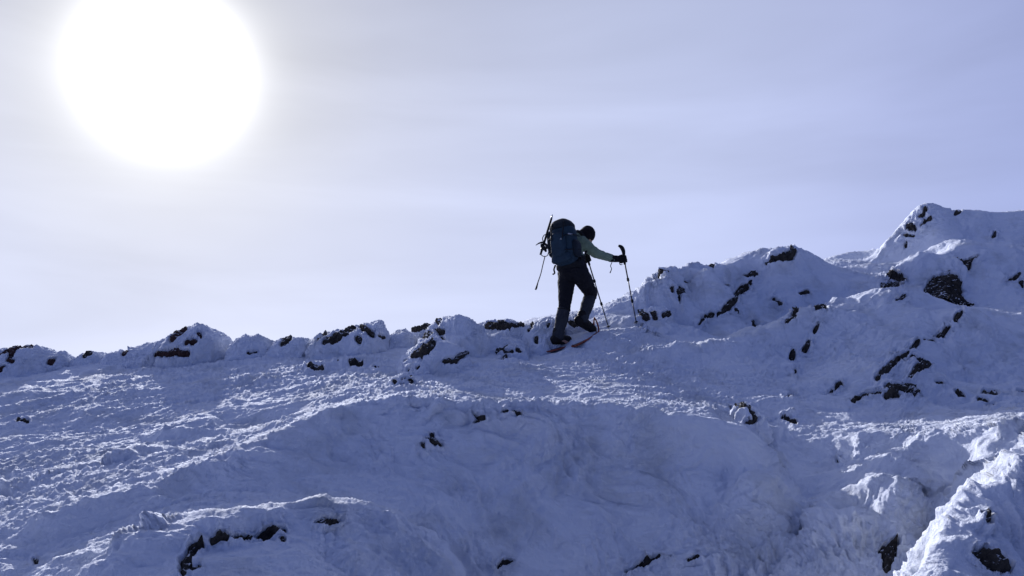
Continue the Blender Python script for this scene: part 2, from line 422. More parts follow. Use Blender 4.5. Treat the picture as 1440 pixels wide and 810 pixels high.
# sharp snow crests: a thin raised lip along each line (photograph px, distance), height, width
CRESTS = [   # each line runs with its back (away) side on the left
 ([(-60, 800, 4.3), (0, 768, 4.5), (80, 727, 4.75), (150, 698, 4.95), (260, 664, 5.2), (330, 641, 5.42), (400, 612, 5.68), (450, 589, 5.86), (500, 571, 6.0)], 0.06, 0.22),
 ([(500, 571, 6.0), (560, 562, 6.05), (640, 563, 6.05), (760, 573, 6.1), (900, 580, 6.12)], 0.03, 0.20),
 ([(130, 720, 5.1), (200, 690, 5.3), (270, 655, 5.7), (350, 628, 5.95), (420, 600, 6.2)], 0.05, 0.12),
 ([(215, 752, 4.0), (260, 735, 4.1), (330, 716, 4.2), (400, 711, 4.3), (480, 712, 4.4)], 0.05, 0.10),
 ([(262, 745, 3.95), (320, 745, 3.97), (380, 733, 4.1), (420, 722, 4.22)], 0.035, 0.08),
 ([(1325, 820, 2.78), (1335, 800, 2.9), (1352, 762, 3.12), (1378, 730, 3.38), (1404, 690, 3.6), (1445, 652, 3.92)], 0.035, 0.09),
 ([(1370, 660, 5.1), (1400, 622, 5.4), (1450, 597, 5.5)], 0.08, 0.15),
 ([(1130, 660, 6.3), (1165, 636, 6.5), (1215, 612, 6.6)], 0.04, 0.14),
 ([(1180, 735, 4.95), (1235, 690, 5.25), (1265, 655, 5.62), (1290, 618, 6.1)], 0.05, 0.20),
 ([(1020, 508, 9.1), (1045, 490, 9.4), (1070, 473, 9.65), (1110, 455, 9.95), (1170, 438, 10.2), (1235, 422, 10.45)], 0.22, 0.36),
 ([(1035, 507, 9.1), (1080, 487, 9.45), (1115, 474, 9.7)], 0.09, 0.16),
 ([(880, 476, 10.1), (928, 467, 10.55), (962, 456, 11.05), (987, 434, 11.6), (1005, 408, 12.2), (1020, 390, 12.6), (1042, 371, 13.1), (1057, 360, 13.4)], 0.14, 0.30),
 ([(1190, 507, 9.25), (1240, 470, 9.7), (1290, 444, 10.0), (1312, 441, 10.2)], 0.14, 0.34),
 ([(1292, 405, 13.3), (1292, 400, 13.4), (1297, 375, 14.1), (1300, 354, 14.7)], 0.12, 0.25),
 ([(1300, 354, 14.7), (1340, 350, 14.3), (1400, 348, 14.0), (1450, 344, 13.8)], 0.08, 0.3),
 ([(925, 512, 8.9), (965, 503, 9.2), (1005, 491, 9.6)], 0.13, 0.2),
 ([(895, 430, 11.30), (930, 412, 11.97), (965, 402, 12.80)], 0.08, 0.2),
 ([(1045, 607, 6.8), (1070, 592, 7.2), (1110, 582, 7.5), (1160, 576, 7.8)], 0.10, 0.25),
 ([(1055, 625, 6.5), (1080, 614, 6.7), (1120, 610, 6.8)], 0.06, 0.15),
 ([(1075, 530, 8.9), (1100, 521, 9.1), (1128, 511, 9.3)], 0.10, 0.18),
 ([(1125, 558, 8.3), (1160, 553, 8.5), (1185, 545, 8.6)], 0.06, 0.2),
 ([(205, 640, 5.9), (235, 625, 6.3), (270, 607, 6.6), (315, 606, 6.7)], 0.09, 0.2),
 ([(0, 700, 5.5), (60, 678, 5.7), (130, 665, 5.8), (160, 660, 5.9)], 0.05, 0.15),
 ([(0, 672, 5.9), (80, 655, 6.1), (150, 640, 6.3)], 0.04, 0.15),
 ([(870, 500, 9.3), (900, 488, 9.6), (940, 478, 10.0)], 0.07, 0.25),
 ([(1310, 585, 7.8), (1380, 582, 7.8), (1450, 575, 7.9)], 0.04, 0.2),
 ([(1400, 470, 10.2), (1425, 467, 10.3), (1450, 466, 10.4)], 0.09, 0.25),
]


def crest_lift(x, y):
    out = np.zeros_like(x)
    wob = perlin(x * 2.2, y * 2.2, x * 0 + 3, 91) * 0.5 + perlin(x * 6, y * 6, x * 0 + 3, 92) * 0.3
    for pts, h, w in CRESTS:
        q = np.array([at(*p)[:2] for p in pts])
        L_ = np.concatenate([[0], np.cumsum(np.hypot(*np.diff(q, axis=0).T))])
        lo = q.min(0) - 6 * w; hi = q.max(0) + 6 * w
        m = (x > lo[0]) & (x < hi[0]) & (y > lo[1]) & (y < hi[1])
        if not m.any(): continue
        xx = x[m]; yy = y[m]; best = np.full(xx.shape, 1e9); sg = np.zeros(xx.shape); al = np.zeros(xx.shape)
        for k in range(len(q) - 1):
            dx, dy = q[k + 1] - q[k]; l2 = dx * dx + dy * dy
            t = np.clip(((xx - q[k, 0]) * dx + (yy - q[k, 1]) * dy) / l2, 0, 1)
            ds = np.hypot(xx - q[k, 0] - t * dx, yy - q[k, 1] - t * dy)
            c = dx * (yy - q[k, 1]) - dy * (xx - q[k, 0])
            nb = ds < best
            best = np.where(nb, ds, best); sg = np.where(nb, np.sign(c), sg); al = np.where(nb, L_[k] + t * math.sqrt(l2), al)
        s_ = best * sg + wob[m] * 0.35 * w
        wp = 1.1 * w
        f = np.where(s_ < 0, 0.45 * np.exp(np.minimum(s_, 0) / (0.25 * w)), np.where(s_ < wp, 0.45 + 0.55 * s_ / wp, np.exp(-np.maximum(s_ - wp, 0) / w)))
        env = sst(0, 1, np.minimum(al, L_[-1] - al) / (0.12 * L_[-1]))
        env = env * (0.75 + 0.5 * wob[m])
        out[m] = np.maximum(out[m], f * h * env)
    return out


# the fitted base makes room for the lips, so that the slope itself still passes through the points
C[:, 2] -= 0.85 * crest_lift(C[:, 0], C[:, 1])
cr_ = np.hypot(C[:, 0], C[:, 1]); ca_ = np.arctan2(C[:, 0], C[:, 1])
KL = 1.25
U = np.stack([ca_, KL * np.log(cr_)], 1)
sv = C[:, 2] / cr_


def kern(d2):
    return -np.sqrt(d2 + 0.026 ** 2)      # multiquadric: follows the points without overshooting


def tps_fit(U, s, lam):
    n = len(U)
    D = ((U[:, None] - U[None]) ** 2).sum(-1)
    K = kern(D) + lam * np.eye(n)
    Pm = np.hstack([np.ones((n, 1)), U])
    A = np.block([[K, Pm], [Pm.T, np.zeros((3, 3))]])
    return np.linalg.solve(A, np.concatenate([s, np.zeros(3)]))


Wt = tps_fit(U, sv, 3e-4)


def tps_eval(a, lr):
    sh = a.shape
    q = np.stack([a.ravel(), KL * lr.ravel()], 1)
    o = np.empty(len(q))
    for i in range(0, len(q), 20000):
        D = ((q[i:i + 20000, None] - U[None]) ** 2).sum(-1)
        o[i:i + 20000] = kern(D) @ Wt[:-3] + Wt[-3] + q[i:i + 20000] @ Wt[-2:]
    return o.reshape(sh)


# coarse polar table of the base height, read back bilinearly
TA = np.radians(np.linspace(-46, 46, 420))
TR = np.linspace(math.log(0.9), math.log(26), 520)
TAB = tps_eval(*np.meshgrid(TA, TR, indexing='ij'))


def far_slope(r, a):
    # plain hillside away from the modelled sector: down behind the viewer, and down beyond the ridge
    fwd = 0.5 + 0.5 * np.cos(a)
    z = -1.65 - 0.16 * r * (1 - fwd) + 0.28 * np.minimum(r, 13.0) * fwd
    z = z - 0.35 * np.maximum(r - 15.0, 0) * (0.6 + 0.4 * (1 - fwd))
    return np.maximum(z, -900.0)


def base_z(r, a):
    lr = np.log(np.maximum(r, 1e-4))
    fa = np.clip((np.clip(a, TA[0], TA[-1]) - TA[0]) / (TA[1] - TA[0]), 0, len(TA) - 1.001)
    fr = np.clip((lr - TR[0]) / (TR[1] - TR[0]), 0, len(TR) - 1.001)
    i = fa.astype(int); j = fr.astype(int); u = fa - i; v = fr - j
    s = (TAB[i, j] * (1 - u) * (1 - v) + TAB[i + 1, j] * u * (1 - v) + TAB[i, j + 1] * (1 - u) * v + TAB[i + 1, j + 1] * u * v)
    w = (1 - sst(math.radians(40), math.radians(75), np.abs(a))) * sst(0.9, 2.2, r) * (1 - sst(18, 25, r))
    return w * s * r + (1 - w) * far_slope(r, a)


# columns: dense across the view, coarse all the way round
dense = np.radians(np.arange(-36, 36.0001, 0.072))
cs = [36.0]
st = 0.12
while cs[-1] < 180 - 4:
    st = min(st * 1.25, 5)
    cs.append(cs[-1] + st)
cs = np.array(cs[1:-1])
AZ = np.concatenate([-np.radians(cs[::-1]), dense, np.radians(cs)])
NC = len(AZ)
NR = 860
# rows: spaced per column so that steep faces get as many as their height in view asks
LR = np.linspace(math.log(2.3), math.log(19), 700)
aa, ll = np.meshgrid(AZ, LR, indexing='ij')
ac_ = np.clip(aa, math.radians(-38), math.radians(38))
rr = np.exp(ll)
e = np.arctan2(base_z(rr, ac_), rr)
de = np.abs(np.diff(e, axis=1))
met = de + 0.16 * np.diff(ll, axis=1) * np.clip(8 / rr[:, 1:], 0.5, 1)
kern1 = np.ones(31) / 31
mp_ = np.pad(met, ((15, 15), (0, 0)), mode='edge')
cm = np.cumsum(mp_, axis=0); cm = np.vstack([np.zeros((1, cm.shape[1])), cm])
met = (cm[31:] - cm[:-31]) / 31
cum = np.concatenate([np.zeros((NC, 1)), np.cumsum(met, axis=1)], 1)
LRW = np.empty((NC, NR))
for k in range(NC):
    LRW[k] = np.interp(np.linspace(0, cum[k, -1], NR), cum[k], LR)
near_r = np.log(np.array([0.02, 0.3, 0.6, 0.9, 1.2, 1.5, 1.7, 1.9, 2.1]))
far_r = np.log(np.concatenate([np.geomspace(19.5, 60, 10), np.geomspace(80, 6000, 14)]))
LRF = np.concatenate([np.repeat(near_r[None], NC, 0), LRW, np.repeat(far_r[None], NC, 0)], 1)
R = np.exp(LRF); A2 = np.repeat(AZ[:, None], R.shape[1], 1)
X = R * np.sin(A2); Y = R * np.cos(A2); Z = base_z(R, A2)
Z = Z + crest_lift(X, Y)
P = np.stack([X, Y, Z], -1).astype(np.float32)


def grid_normals(P):
    du = np.gradient(P, axis=0); dv = np.gradient(P, axis=1)
    n = np.cross(dv, du)
    n /= np.linalg.norm(n, axis=-1, keepdims=True) + 1e-12
    return n


NRM = grid_normals(P)
NRM[NRM[..., 2] < 0] *= -1


def patch_value(px, py, wp, strokes, jag):
    """signed px 'inside rock' value: strokes of (x,y,r), noise-jagged edge"""
    v = np.full(px.shape, -1e3, np.float32)
    for s in strokes:
        for i in range(len(s)):
            x0, y0, r0 = s[i]
            x1, y1, r1 = s[min(i + 1, len(s) - 1)]
            dx, dy = x1 - x0, y1 - y0
            l2 = dx * dx + dy * dy
            t = np.clip(((px - x0) * dx + (py - y0) * dy) / l2, 0, 1) if l2 > 0 else 0
            d = np.hypot(px - x0 - t * dx, py - y0 - t * dy)
            v = np.maximum(v, r0 + t * (r1 - r0) - d)
    x, y, z = wp[..., 0], wp[..., 1], wp[..., 2]
    n = perlin(x * 7, y * 7, z * 7, 31) * 1.0 + perlin(x * 17, y * 17, z * 17, 32) * 0.8 + perlin(x * 42, y * 42, z * 42, 33) * 0.5
    return v + n * jag


# ---- snow relief -------------------------------------------------------
x, y, z = P[..., 0], P[..., 1], P[..., 2]
PX, PY = to_px(P)
inview = (np.abs(A2) < math.radians(44)) & (R > 1.5) & (R < 22)
fade = sst(1.2, 2.2, R) * (1 - sst(18, 24, R))
steep = sst(0.95, 0.78, NRM[..., 2])
warp1 = perlin(x * 0.9, y * 0.9, z * 0.9, 3); warp2 = perlin(x * 0.9, y * 0.9, z * 0.9, 4)
# ---- rocks showing through the snow: (label, material, jag px, strokes) --------
K_, B_ = 'dark', 'red'
ROCKS = [
 ('thick black rock crack running down the lower left end of the front snow slab', K_, [[(258, 806, 5), (260, 792, 7), (268, 778, 6), (282, 770, 4)], [(270, 800, 4), (280, 797, 3)]]),
 ('long dark rock edge along the crest of the front snow slab', K_, [[(298, 768, 2), (318, 761, 5), (335, 755, 4), (355, 749, 4), (378, 743, 5), (401, 740, 3)]]),
 ('short dark rock edge at the upper right end of the long front slab crack', K_, [[(443, 732, 2), (455, 729, 4), (468, 727, 5), (481, 727, 3)]]),
 ('tiny dark rock chip just under the end of the long front slab crack', K_, [[(395, 757, 2), (398, 760, 3)]]),
 ('black spiky rock poking out high on the shaded bank face', K_, [[(607, 614, 1.5), (608, 627, 3.5), (608, 632, 6), (619, 634, 2)], [(599, 630, 1), (606, 632, 4)]]),
 ('little dark chip just under the spiky rock on the bank face', K_, [[(596, 641, 2.2), (596, 646, 2)]]),
 ('small dark rock at the bottom middle edge of the bank', K_, [[(697, 803, 2.5), (706, 796, 3.5), (721, 796, 2)]]),
 ('thin dark rock line low on the bank right of centre', K_, [[(882, 802, 2), (905, 797, 3), (922, 793, 2), (945, 793, 1)]]),
 ('short dark rock line in the foot of the bank near the hollow', K_, [[(968, 795, 2), (984, 790, 3)]]),
 ('left black slit in the icy crest of the bank', K_, [[(664, 582, 1.5), (680, 593, 3), (668, 594, 2)]]),
 ('right black slit in the icy crest of the bank', K_, [[(706, 586, 2), (721, 585, 2.5), (729, 593, 2)]]),
 ('tall brown black rock standing in the snow at the lower right', K_, [[(1251, 777, 14), (1250, 788, 12), (1247, 801, 6)]]),
 ('wide broken dark rock in the bottom right corner', K_, [[(1370, 779, 4), (1384, 786, 10), (1397, 796, 12), (1412, 801, 6)]]),
 ('narrow dark rock under the near ridge crest at the right edge', K_, [[(1382, 728, 3), (1383, 739, 4), (1389, 747, 2)]]),
 ('tiny dark rock at the top of the sunlit fluted bank on the right', K_, [[(1177, 647, 1.5), (1178, 653, 2)]]),
 ('faint dark rock at the left bottom of the bank crest', K_, [[(48, 784, 2), (51, 790, 3)]]),
 ('little dark rock sliver on the open slope at the far left', K_, [[(24, 594, 1.3), (39, 595, 1.6)]]),
 ('flat dark rock sliver on the open slope left of the scattered chips', K_, [[(434, 520, 1.6), (453, 519, 2.2)]]),
 ('small dark chip on the open slope below the jagged skyline boulder', K_, [[(474, 512, 1.8), (479, 512, 1.5)]]),
 ('middle dark chip of the scatter on the open slope', K_, [[(492, 512, 1.5), (508, 511, 2.4)]]),
 ('rightmost dark chip of the scatter on the open slope', K_, [[(527, 516, 2.6), (533, 516, 1.6)]]),
 ('flat dark rock under the low domed boulder on the left skyline', K_, [[(374, 500, 1.6), (390, 496, 2.4), (406, 494, 1.8)]]),
 ('long thin dark rock under the big left boulder', K_, [[(308, 506, 1.8), (322, 501, 2.5), (343, 501, 1.8)]]),
 ('left dark sliver in the snow below the speckled boulder left of the climber', K_, [[(701, 507, 1.8), (711, 504, 2)]]),
 ('right dark sliver in the snow below the speckled boulder left of the climber', K_, [[(719, 503, 2), (725, 501, 1.5)]]),
 ('dark wedge of rock near the top of the big dome', K_, [[(1080, 372, 1.5), (1096, 366, 3.6), (1111, 362, 5.5), (1113, 350, 2.4)]]),
 ('small dark rock under the top of the big dome', K_, [[(1048, 388, 1.3), (1056, 387, 3.4), (1064, 387, 1.4)]]),
 ('topmost and largest rock of the diagonal string on the dome', K_, [[(1054, 399, 2.6), (1047, 405, 5.5), (1037, 411, 4), (1033, 418, 3.4)]]),
 ('middle rock of the diagonal string on the dome', K_, [[(1031, 424, 4), (1025, 430, 4.5), (1017, 437, 4), (1009, 441, 2)]]),
 ('third rock down the diagonal string on the dome', K_, [[(1002, 440, 3), (995, 448, 4.6)]]),
 ('lowest rock of the diagonal string on the dome', K_, [[(987, 454, 3), (983, 461, 2.6)]]),
 ('crumbly small rock beside the middle of the diagonal string', K_, [[(1035, 434, 2.4), (1040, 438, 1.6)]]),
 ('lone small dark rock at the foot of the dome', K_, [[(1060, 453, 2.6), (1067, 459, 2)]]),
 ('half buried rock in the hollow side of the dome', K_, [[(1087, 424, 3), (1096, 431, 3.4)]]),
 ('forked dark rock in the hollow side of the dome', K_, [[(1107, 433, 3), (1122, 438, 4), (1114, 449, 3.4), (1106, 452, 2)]]),
 ('dark rock tucked at the right end of the dome above the spur', K_, [[(1147, 429, 6), (1150, 434, 5), (1159, 433, 3)]]),
 ('tiny dark rock above the forked rock on the dome', K_, [[(1126, 413, 2.6), (1136, 411, 1.8)]]),
 ('upright dark crack in the shoulder left of the dome', K_, [[(954, 407, 2), (955, 418, 3.2), (954, 430, 1.5)]]),
 ('small dark rock left of the upright crack', K_, [[(944, 406, 2.2), (944, 411, 1.8)]]),
 ('little dark rock above the upright crack', K_, [[(959, 399, 2), (970, 396, 1.6)]]),
 ('dark rock on the very top of the left shoulder against the sky', K_, [[(923, 389, 3), (934, 386, 3.4), (941, 386, 2)]]),
 ('large black rugged rock wall patch below the peak', K_, [[(1318, 402, 12), (1331, 401, 16), (1340, 414, 13), (1322, 421, 17), (1334, 431, 9)], [(1302, 412, 5), (1310, 405, 8)], [(1345, 424, 9), (1363, 433, 3.5)]]),
 ('ragged rock just under the large black rock', K_, [[(1344, 449, 3.2), (1352, 441, 2)]]),
 ('pointed dark rock at the top of the third spur', K_, [[(1336, 457, 1.8), (1327, 465, 4), (1316, 469, 2)]]),
 ('small flat rock below the pointed rock on the third spur', K_, [[(1301, 476, 2.4), (1313, 478, 2.6)]]),
 ('short slanting rock midway down the third spur', K_, [[(1288, 487, 2), (1279, 496, 2.6)]]),
 ('long slanting rock edge low on the third spur', K_, [[(1275, 502, 3), (1262, 508, 3.2), (1250, 517, 3.4), (1234, 527, 3)]]),
 ('hooked dark rock right of the long slanting rock edge', K_, [[(1280, 507, 1.5), (1293, 511, 3), (1299, 517, 5.5), (1288, 526, 5), (1279, 531, 2.5)], [(1299, 518, 4), (1306, 519, 2.5)]]),
 ('thin dark rock splinter at the foot between the second and third spur', K_, [[(1169, 546, 1.5), (1182, 536, 2.4)]]),
 ('broad dark rock at the left of the mound under the third spur', K_, [[(1199, 566, 3), (1213, 561, 4.5), (1229, 557, 5), (1239, 557, 3)]]),
 ('brown black rock on top of the mound under the third spur', K_, [[(1250, 543, 5), (1258, 549, 8), (1272, 547, 7), (1279, 552, 4)], [(1259, 559, 6), (1250, 564, 3.5)]]),
 ('tiny rock at the right end of the mound under the third spur', K_, [[(1286, 553, 2.8), (1287, 556, 2)]]),
 ('little dark rock between the two low mounds', K_, [[(1315, 543, 2), (1325, 544, 1.5)]]),
 ('leftmost dark rock of the low mound at the right edge', K_, [[(1346, 556, 3), (1354, 561, 2)]]),
 ('upper flat dark rock on the low mound at the right edge', K_, [[(1384, 553, 3), (1401, 555, 3)]]),
 ('middle small rock of the low mound at the right edge', K_, [[(1377, 565, 3), (1388, 565, 2.4)]]),
 ('lowest dark rock on the low mound at the right edge', K_, [[(1390, 570, 2.8), (1397, 569, 3)]]),
 ('dark sliver cut by the right edge beyond the low mound', K_, [[(1431, 552, 1.8), (1443, 553, 2.6)]]),
 ('tiny dark rock at the right flank of the third spur', K_, [[(1356, 517, 1.6), (1354, 522, 2)]]),
 ('dark rock chip high on the second spur', K_, [[(1150, 458, 2), (1145, 467, 2.2)]]),
 ('larger dark rock midway on the second spur', K_, [[(1137, 480, 2.2), (1135, 487, 3), (1131, 491, 2.4)]]),
 ('knobbly small dark rock low on the second spur', K_, [[(1115, 492, 2.4), (1117, 499, 3)]]),
 ('tiny rock notch in the small drift below the second spur', K_, [[(1117, 524, 1.4), (1118, 531, 1.8)]]),
 ('dark twin pointed rock on the flat below the second spur', K_, [[(1102, 564, 1.5), (1112, 558, 3.4), (1114, 561, 2.4)], [(1119, 556, 2), (1124, 558, 1.8)]]),
 ('oval dark rock right of the ringed boulder', K_, [[(1100, 588, 2), (1109, 591, 3.6), (1118, 596, 2.6)]]),
 ('round dark rock on the left face of the peak', K_, [[(1279, 317, 5.5), (1283, 321, 5)]]),
 ('slanting dark rock just below the tip of the peak', K_, [[(1302, 295, 2.2), (1299, 300, 2), (1293, 303, 2.2)]]),
 ('small bent dark rock in the middle of the peak', K_, [[(1309, 306, 2.4), (1301, 309, 2.4), (1296, 317, 1.4)]]),
 ('flat dark rock low on the peak', K_, [[(1271, 329, 2.4), (1277, 331, 2), (1285, 331, 2.4)]]),
 ('lowest small dark rock at the foot of the peak', K_, [[(1275, 341, 2.2), (1273, 346, 1.8)]]),
 ('small upright dark rock on the wall right of the peak', K_, [[(1400, 324, 1.8), (1397, 332, 2.2)]]),
 ('dark notch of rock on the skyline right of the peak', K_, [[(1344, 301, 2.4), (1350, 300, 2)]]),
 ('spider shaped dark rock on the snow wall', K_, [[(1358, 369, 4), (1359, 375, 5)], [(1344, 363, 1.8), (1351, 369, 2.4), (1357, 371, 3)], [(1361, 370, 3), (1367, 365, 1.8), (1375, 362, 1.2)]]),
 ('upper dark rock in the sunlit gully beside the wall', K_, [[(1255, 388, 4.5), (1265, 393, 5.5)], [(1248, 386, 2), (1253, 390, 2)]]),
 ('lower dark rock in the sunlit gully beside the wall', K_, [[(1241, 401, 3.2), (1252, 401, 3.6), (1263, 400, 2.6)]]),
 ('thin dark rock on the crest of the second spur', K_, [[(1261, 419, 1.5), (1272, 417, 1.8)]]),
 ('crooked dark rock at the right edge of the wall', K_, [[(1435, 381, 2.4), (1429, 387, 2.6), (1421, 390, 1.5)]]),
 ('lower dark rock at the right edge of the wall', K_, [[(1437, 394, 3), (1438, 399, 2.4)]]),
]
# which vertices the viewer sees (a heightfield seen from the origin)
EL = np.arctan2(P[..., 2], R)
CMX = np.maximum.accumulate(np.where(R < 1.5, -9, EL), axis=1)
VIS = (EL >= CMX - 0.0006) & inview
HOLE = np.full(R.shape, -1e3, np.float32)
rock_jobs = []
for label, mt, strokes in ROCKS:
    pts = [p for s_ in strokes for p in s_]
    x0 = min(p[0] - p[2] for p in pts) - 34; x1 = max(p[0] + p[2] for p in pts) + 34
    y0 = min(p[1] - p[2] for p in pts) - 34; y1 = max(p[1] + p[2] for p in pts) + 34
    box = (PX > x0) & (PX < x1) & (PY > y0) & (PY < y1) & (np.abs(A2) < 0.8)
    vv = box & VIS & (PX > x0 + 30) & (PX < x1 - 30) & (PY > y0 + 30) & (PY < y1 - 30)
    if not vv.any():
        vv = box & VIS
    if not vv.any():
        print('rock not seen:', label); continue
    rmed = np.median(R[vv])
    box &= (np.abs(R - rmed) < 0.45 + 0.05 * rmed)
    # keep one connected patch of the slope
    box &= (EL >= CMX - 0.012)
    ii, jj = np.where(box)
    i0, i1, j0, j1 = ii.min(), ii.max() + 1, jj.min(), jj.max() + 1
    sl = (slice(i0, i1), slice(j0, j1))
    big = max(p[2] for p in pts)
    v = patch_value(PX[sl], PY[sl], P[sl], strokes, min(0.62 * big ** 0.75, 3.0))
    v = np.where(box[sl], v, -1e3)
    mpx = rmed / FPX                     # metres per photograph pixel there
    HOLE[sl] = np.maximum(HOLE[sl], v)
    rock_jobs.append((label, mt, sl, v, mpx))


NEARROCK = sst(-18, -2, HOLE)      # rime is roughest round the rocks, drifts between are smooth

# open slope: crusty wind-cut lumps, in low terraces lying roughly across the slope
xs = x + 0.25 * warp1; ys = y + 0.25 * warp2 - 0.22 * x
d_flat = 0.036 * fbm(xs * 0.9, ys * 1.6, z * 0 + 1, 3, 41)
rg = 1 - np.abs(perlin(xs * 1.3, ys * 4.2, z * 0 + 5, 44)) * 2
d_flat += 0.018 * np.clip(rg, 0, 1) ** 3
rg = 1 - np.abs(perlin(xs * 3.5, ys * 9.0, z * 0 + 9, 45)) * 2
d_flat += 0.016 * np.clip(rg, 0, 1) ** 2
patchy = sst(-0.35, 0.45, perlin(x * 0.45, y * 0.6, z * 0 + 2, 46))
lumps = fbm(xs * 13, ys * 15, z * 6, 4, 50, 0.66, billow=True)
d_flat += (0.006 + 0.010 * patchy) * lumps
lumps = perlin(xs * 5.0, ys * 6.5, z * 3, 49)
d_flat += 0.014 * lumps
# rime on steep faces: billows swept along the wind (down to the right), creased between
w3 = 0.22 * fbm(x * 1.5, y * 1.5, z * 1.5, 2, 60)
turn = np.tanh((x - 2.0) * 2.5)
a_ = (x * 0.80 + turn * z * 0.60) + w3          # along the feathers: falling right on the bank, left on the right-hand ribs
b_ = (x * 0.60 - turn * z * 0.80) + w3 * 0.8    # across them
near_ = 0.35 + 0.65 * sst(3.0, 5.0, R)
rough = np.maximum(sst(0.0, 0.55, perlin(x * 0.8, y * 0.8, z * 0.8, 61)) * 0.6 + 0.10 + 0.15 * sst(8, 6, R), NEARROCK)
def scallop(t, soft=0.18):
    f = t - np.floor(t)                   # overlapping plates: slow rise, quick drop
    return np.where(f < 1 - soft, f / (1 - soft), (1 - f) / soft) - 0.5
far_ = 1 - 0.45 * sst(7.5, 9.5, R) * (1 - 0.6 * NEARROCK)
d_st = 0.13 * far_ * fbm(a_ * 0.9, b_ * 1.7, y * 1.3, 4, 62, 0.5)
wn = fbm(x * 2.6, y * 2.6, z * 2.6, 3, 67, 0.55)
m_a = (0.5 + 0.5 * rough) * sst(-0.15, 0.5, perlin(x * 1.3, y * 1.3, z * 1.3, 68)); m_b = sst(-0.2, 0.4, perlin(x * 2.7, y * 2.7, z * 2.7, 69))
d_st += 0.085 * far_ * m_a * scallop(b_ * 2.3 + wn * 0.75 + a_ * 0.5, 0.3)
d_st += far_ * (0.45 + 0.55 * rough) * 0.038 * m_b * scallop(b_ * 6.0 - wn * 1.7 + a_ * 2.1, 0.3)
d_st += (0.30 + 0.70 * rough) * 0.030 * fbm(a_ * 5, b_ * 8, y * 7, 3, 65, 0.6)
d_st += (0.10 + 0.90 * rough) * 0.016 * fbm(a_ * 13, b_ * 20, y * 18, 4, 66, 0.65, billow=True)
d_st = d_st * near_
stk = sst(-0.25, 0.35, perlin(x * 1.1 + 7, y * 1.1, z * 1.1, 71))
cr1 = (1 - np.abs(perlin(a_ * 1.3, b_ * 6.0, y * 3.0, 72)) * 2.0)
cr2 = (1 - np.abs(perlin(a_ * 3.2, b_ * 14.0, y * 6.0, 73)) * 2.0)
cr3 = (1 - np.abs(perlin(a_ * 9.0, b_ * 30.0, y * 14.0, 74)) * 2.0)
stv = stk * sst(9.5, 6.0, R) + 0.35 * sst(6, 9.5, R) * stk
d_st += stv * (0.030 * np.clip(cr1, 0, 1) ** 2 + 0.020 * np.clip(cr2, 0, 1) ** 1.5 + 0.009 * cr3)
d_flat = d_flat * (0.30 + 0.70 * sst(3.2, 5.5, R))
disp = (d_flat * (1 - steep) + d_st * steep) * fade
P1 = P + NRM * disp[..., None]
# crusty fluting on convex rims catches the sun: small scale, along the normal again
N2 = grid_normals(P1)
N2[N2[..., 2] < -0.2] *= -1
fl = fbm(x * 16, y * 22, z * 16, 3, 70, 0.6, billow=True)
P2 = P1 + N2 * (fl * 0.0065 * fade * np.where(steep > 0.5, 0.1 + 0.9 * rough, 0.5 + 0.5 * rough))[..., None]

def emit_rock(name, Pg, Ng, v, mpx, mat, parent=None, lift=0.0, seed=0):
    """rock surface over the cells where v > -5 px; sinks below the snow at its rim"""
    x, y, z = Pg[..., 0], Pg[..., 1], Pg[..., 2]
    # angular facets: steps of a tilted noise
    f1 = perlin(x * 9, y * 9, z * 9, 81 + seed % 5); f2 = perlin(x * 21, y * 21, z * 21, 82); f3 = perlin(x * 50, y * 50, z * 50, 83)
    st_ = np.round(f1 * 3.0) / 3.0
    sc_ = min(1.0, mpx / 0.0075)
    off = lift + (0.042 * st_ + 0.022 * np.abs(f2) + 0.007 * f3) * sc_ - 0.005
    off = off - 0.14 * sst(0.8, -2.6, v) + 0.045 * sc_ * sst(0, 8, v)
    Q = Pg + Ng * off[..., None]
    m = v > -5
    c = m[:-1, :-1] & m[1:, :-1] & m[:-1, 1:] & m[1:, 1:]
    i, j = np.where(c)
    if len(i) < 2:
        return None
    # only the largest connected piece
    cells = set(zip(i.tolist(), j.tolist())); best = []
    while cells:
        st = [cells.pop()]; comp = []
        while st:
            q = st.pop(); comp.append(q)
            for e_ in ((q[0] + 1, q[1]), (q[0] - 1, q[1]), (q[0], q[1] + 1), (q[0], q[1] - 1)):
                if e_ in cells:
                    cells.remove(e_); st.append(e_)
        if len(comp) > len(best): best = comp
    i, j = np.array(sorted(best)).T
    n = m.shape[1]
    F = np.stack([i * n + j, (i + 1) * n + j, (i + 1) * n + j + 1, i * n + j + 1], 1)
    uq, inv = np.unique(F.ravel(), return_inverse=True)
    V = Q.reshape(-1, 3)[uq]
    o0 = Vector(V.mean(0).tolist()) if parent is None else Vector((0, 0, 0))
    me = np_mesh(name, V - np.array(o0), inv.reshape(F.shape), smooth=False)
    o = link_mesh(name, me, mat, parent)
    if parent is None:
        o.location = o0
    return o


PB = P1                                   # rock follows the slope without the fine crust
for k, (label, mt, sl, v, mpx) in enumerate(rock_jobs):
    o = emit_rock('rock', PB[sl], NRM[sl], v, mpx, ROCK if mt == K_ else ROCKB, seed=k, lift=0.004)
    if o is None:
        print('empty rock', label); continue
    tag(o, label, 'rock', 'rocks showing through the snow')
# the snow crust is eaten away over the rocks and stands up a little round them
lip = np.exp(-((HOLE + 2.2) / 2.2) ** 2)
P2 = P2 + NRM * (lip * 0.020 - 0.085 * sst(-1.0, 1.5, HOLE))[..., None]

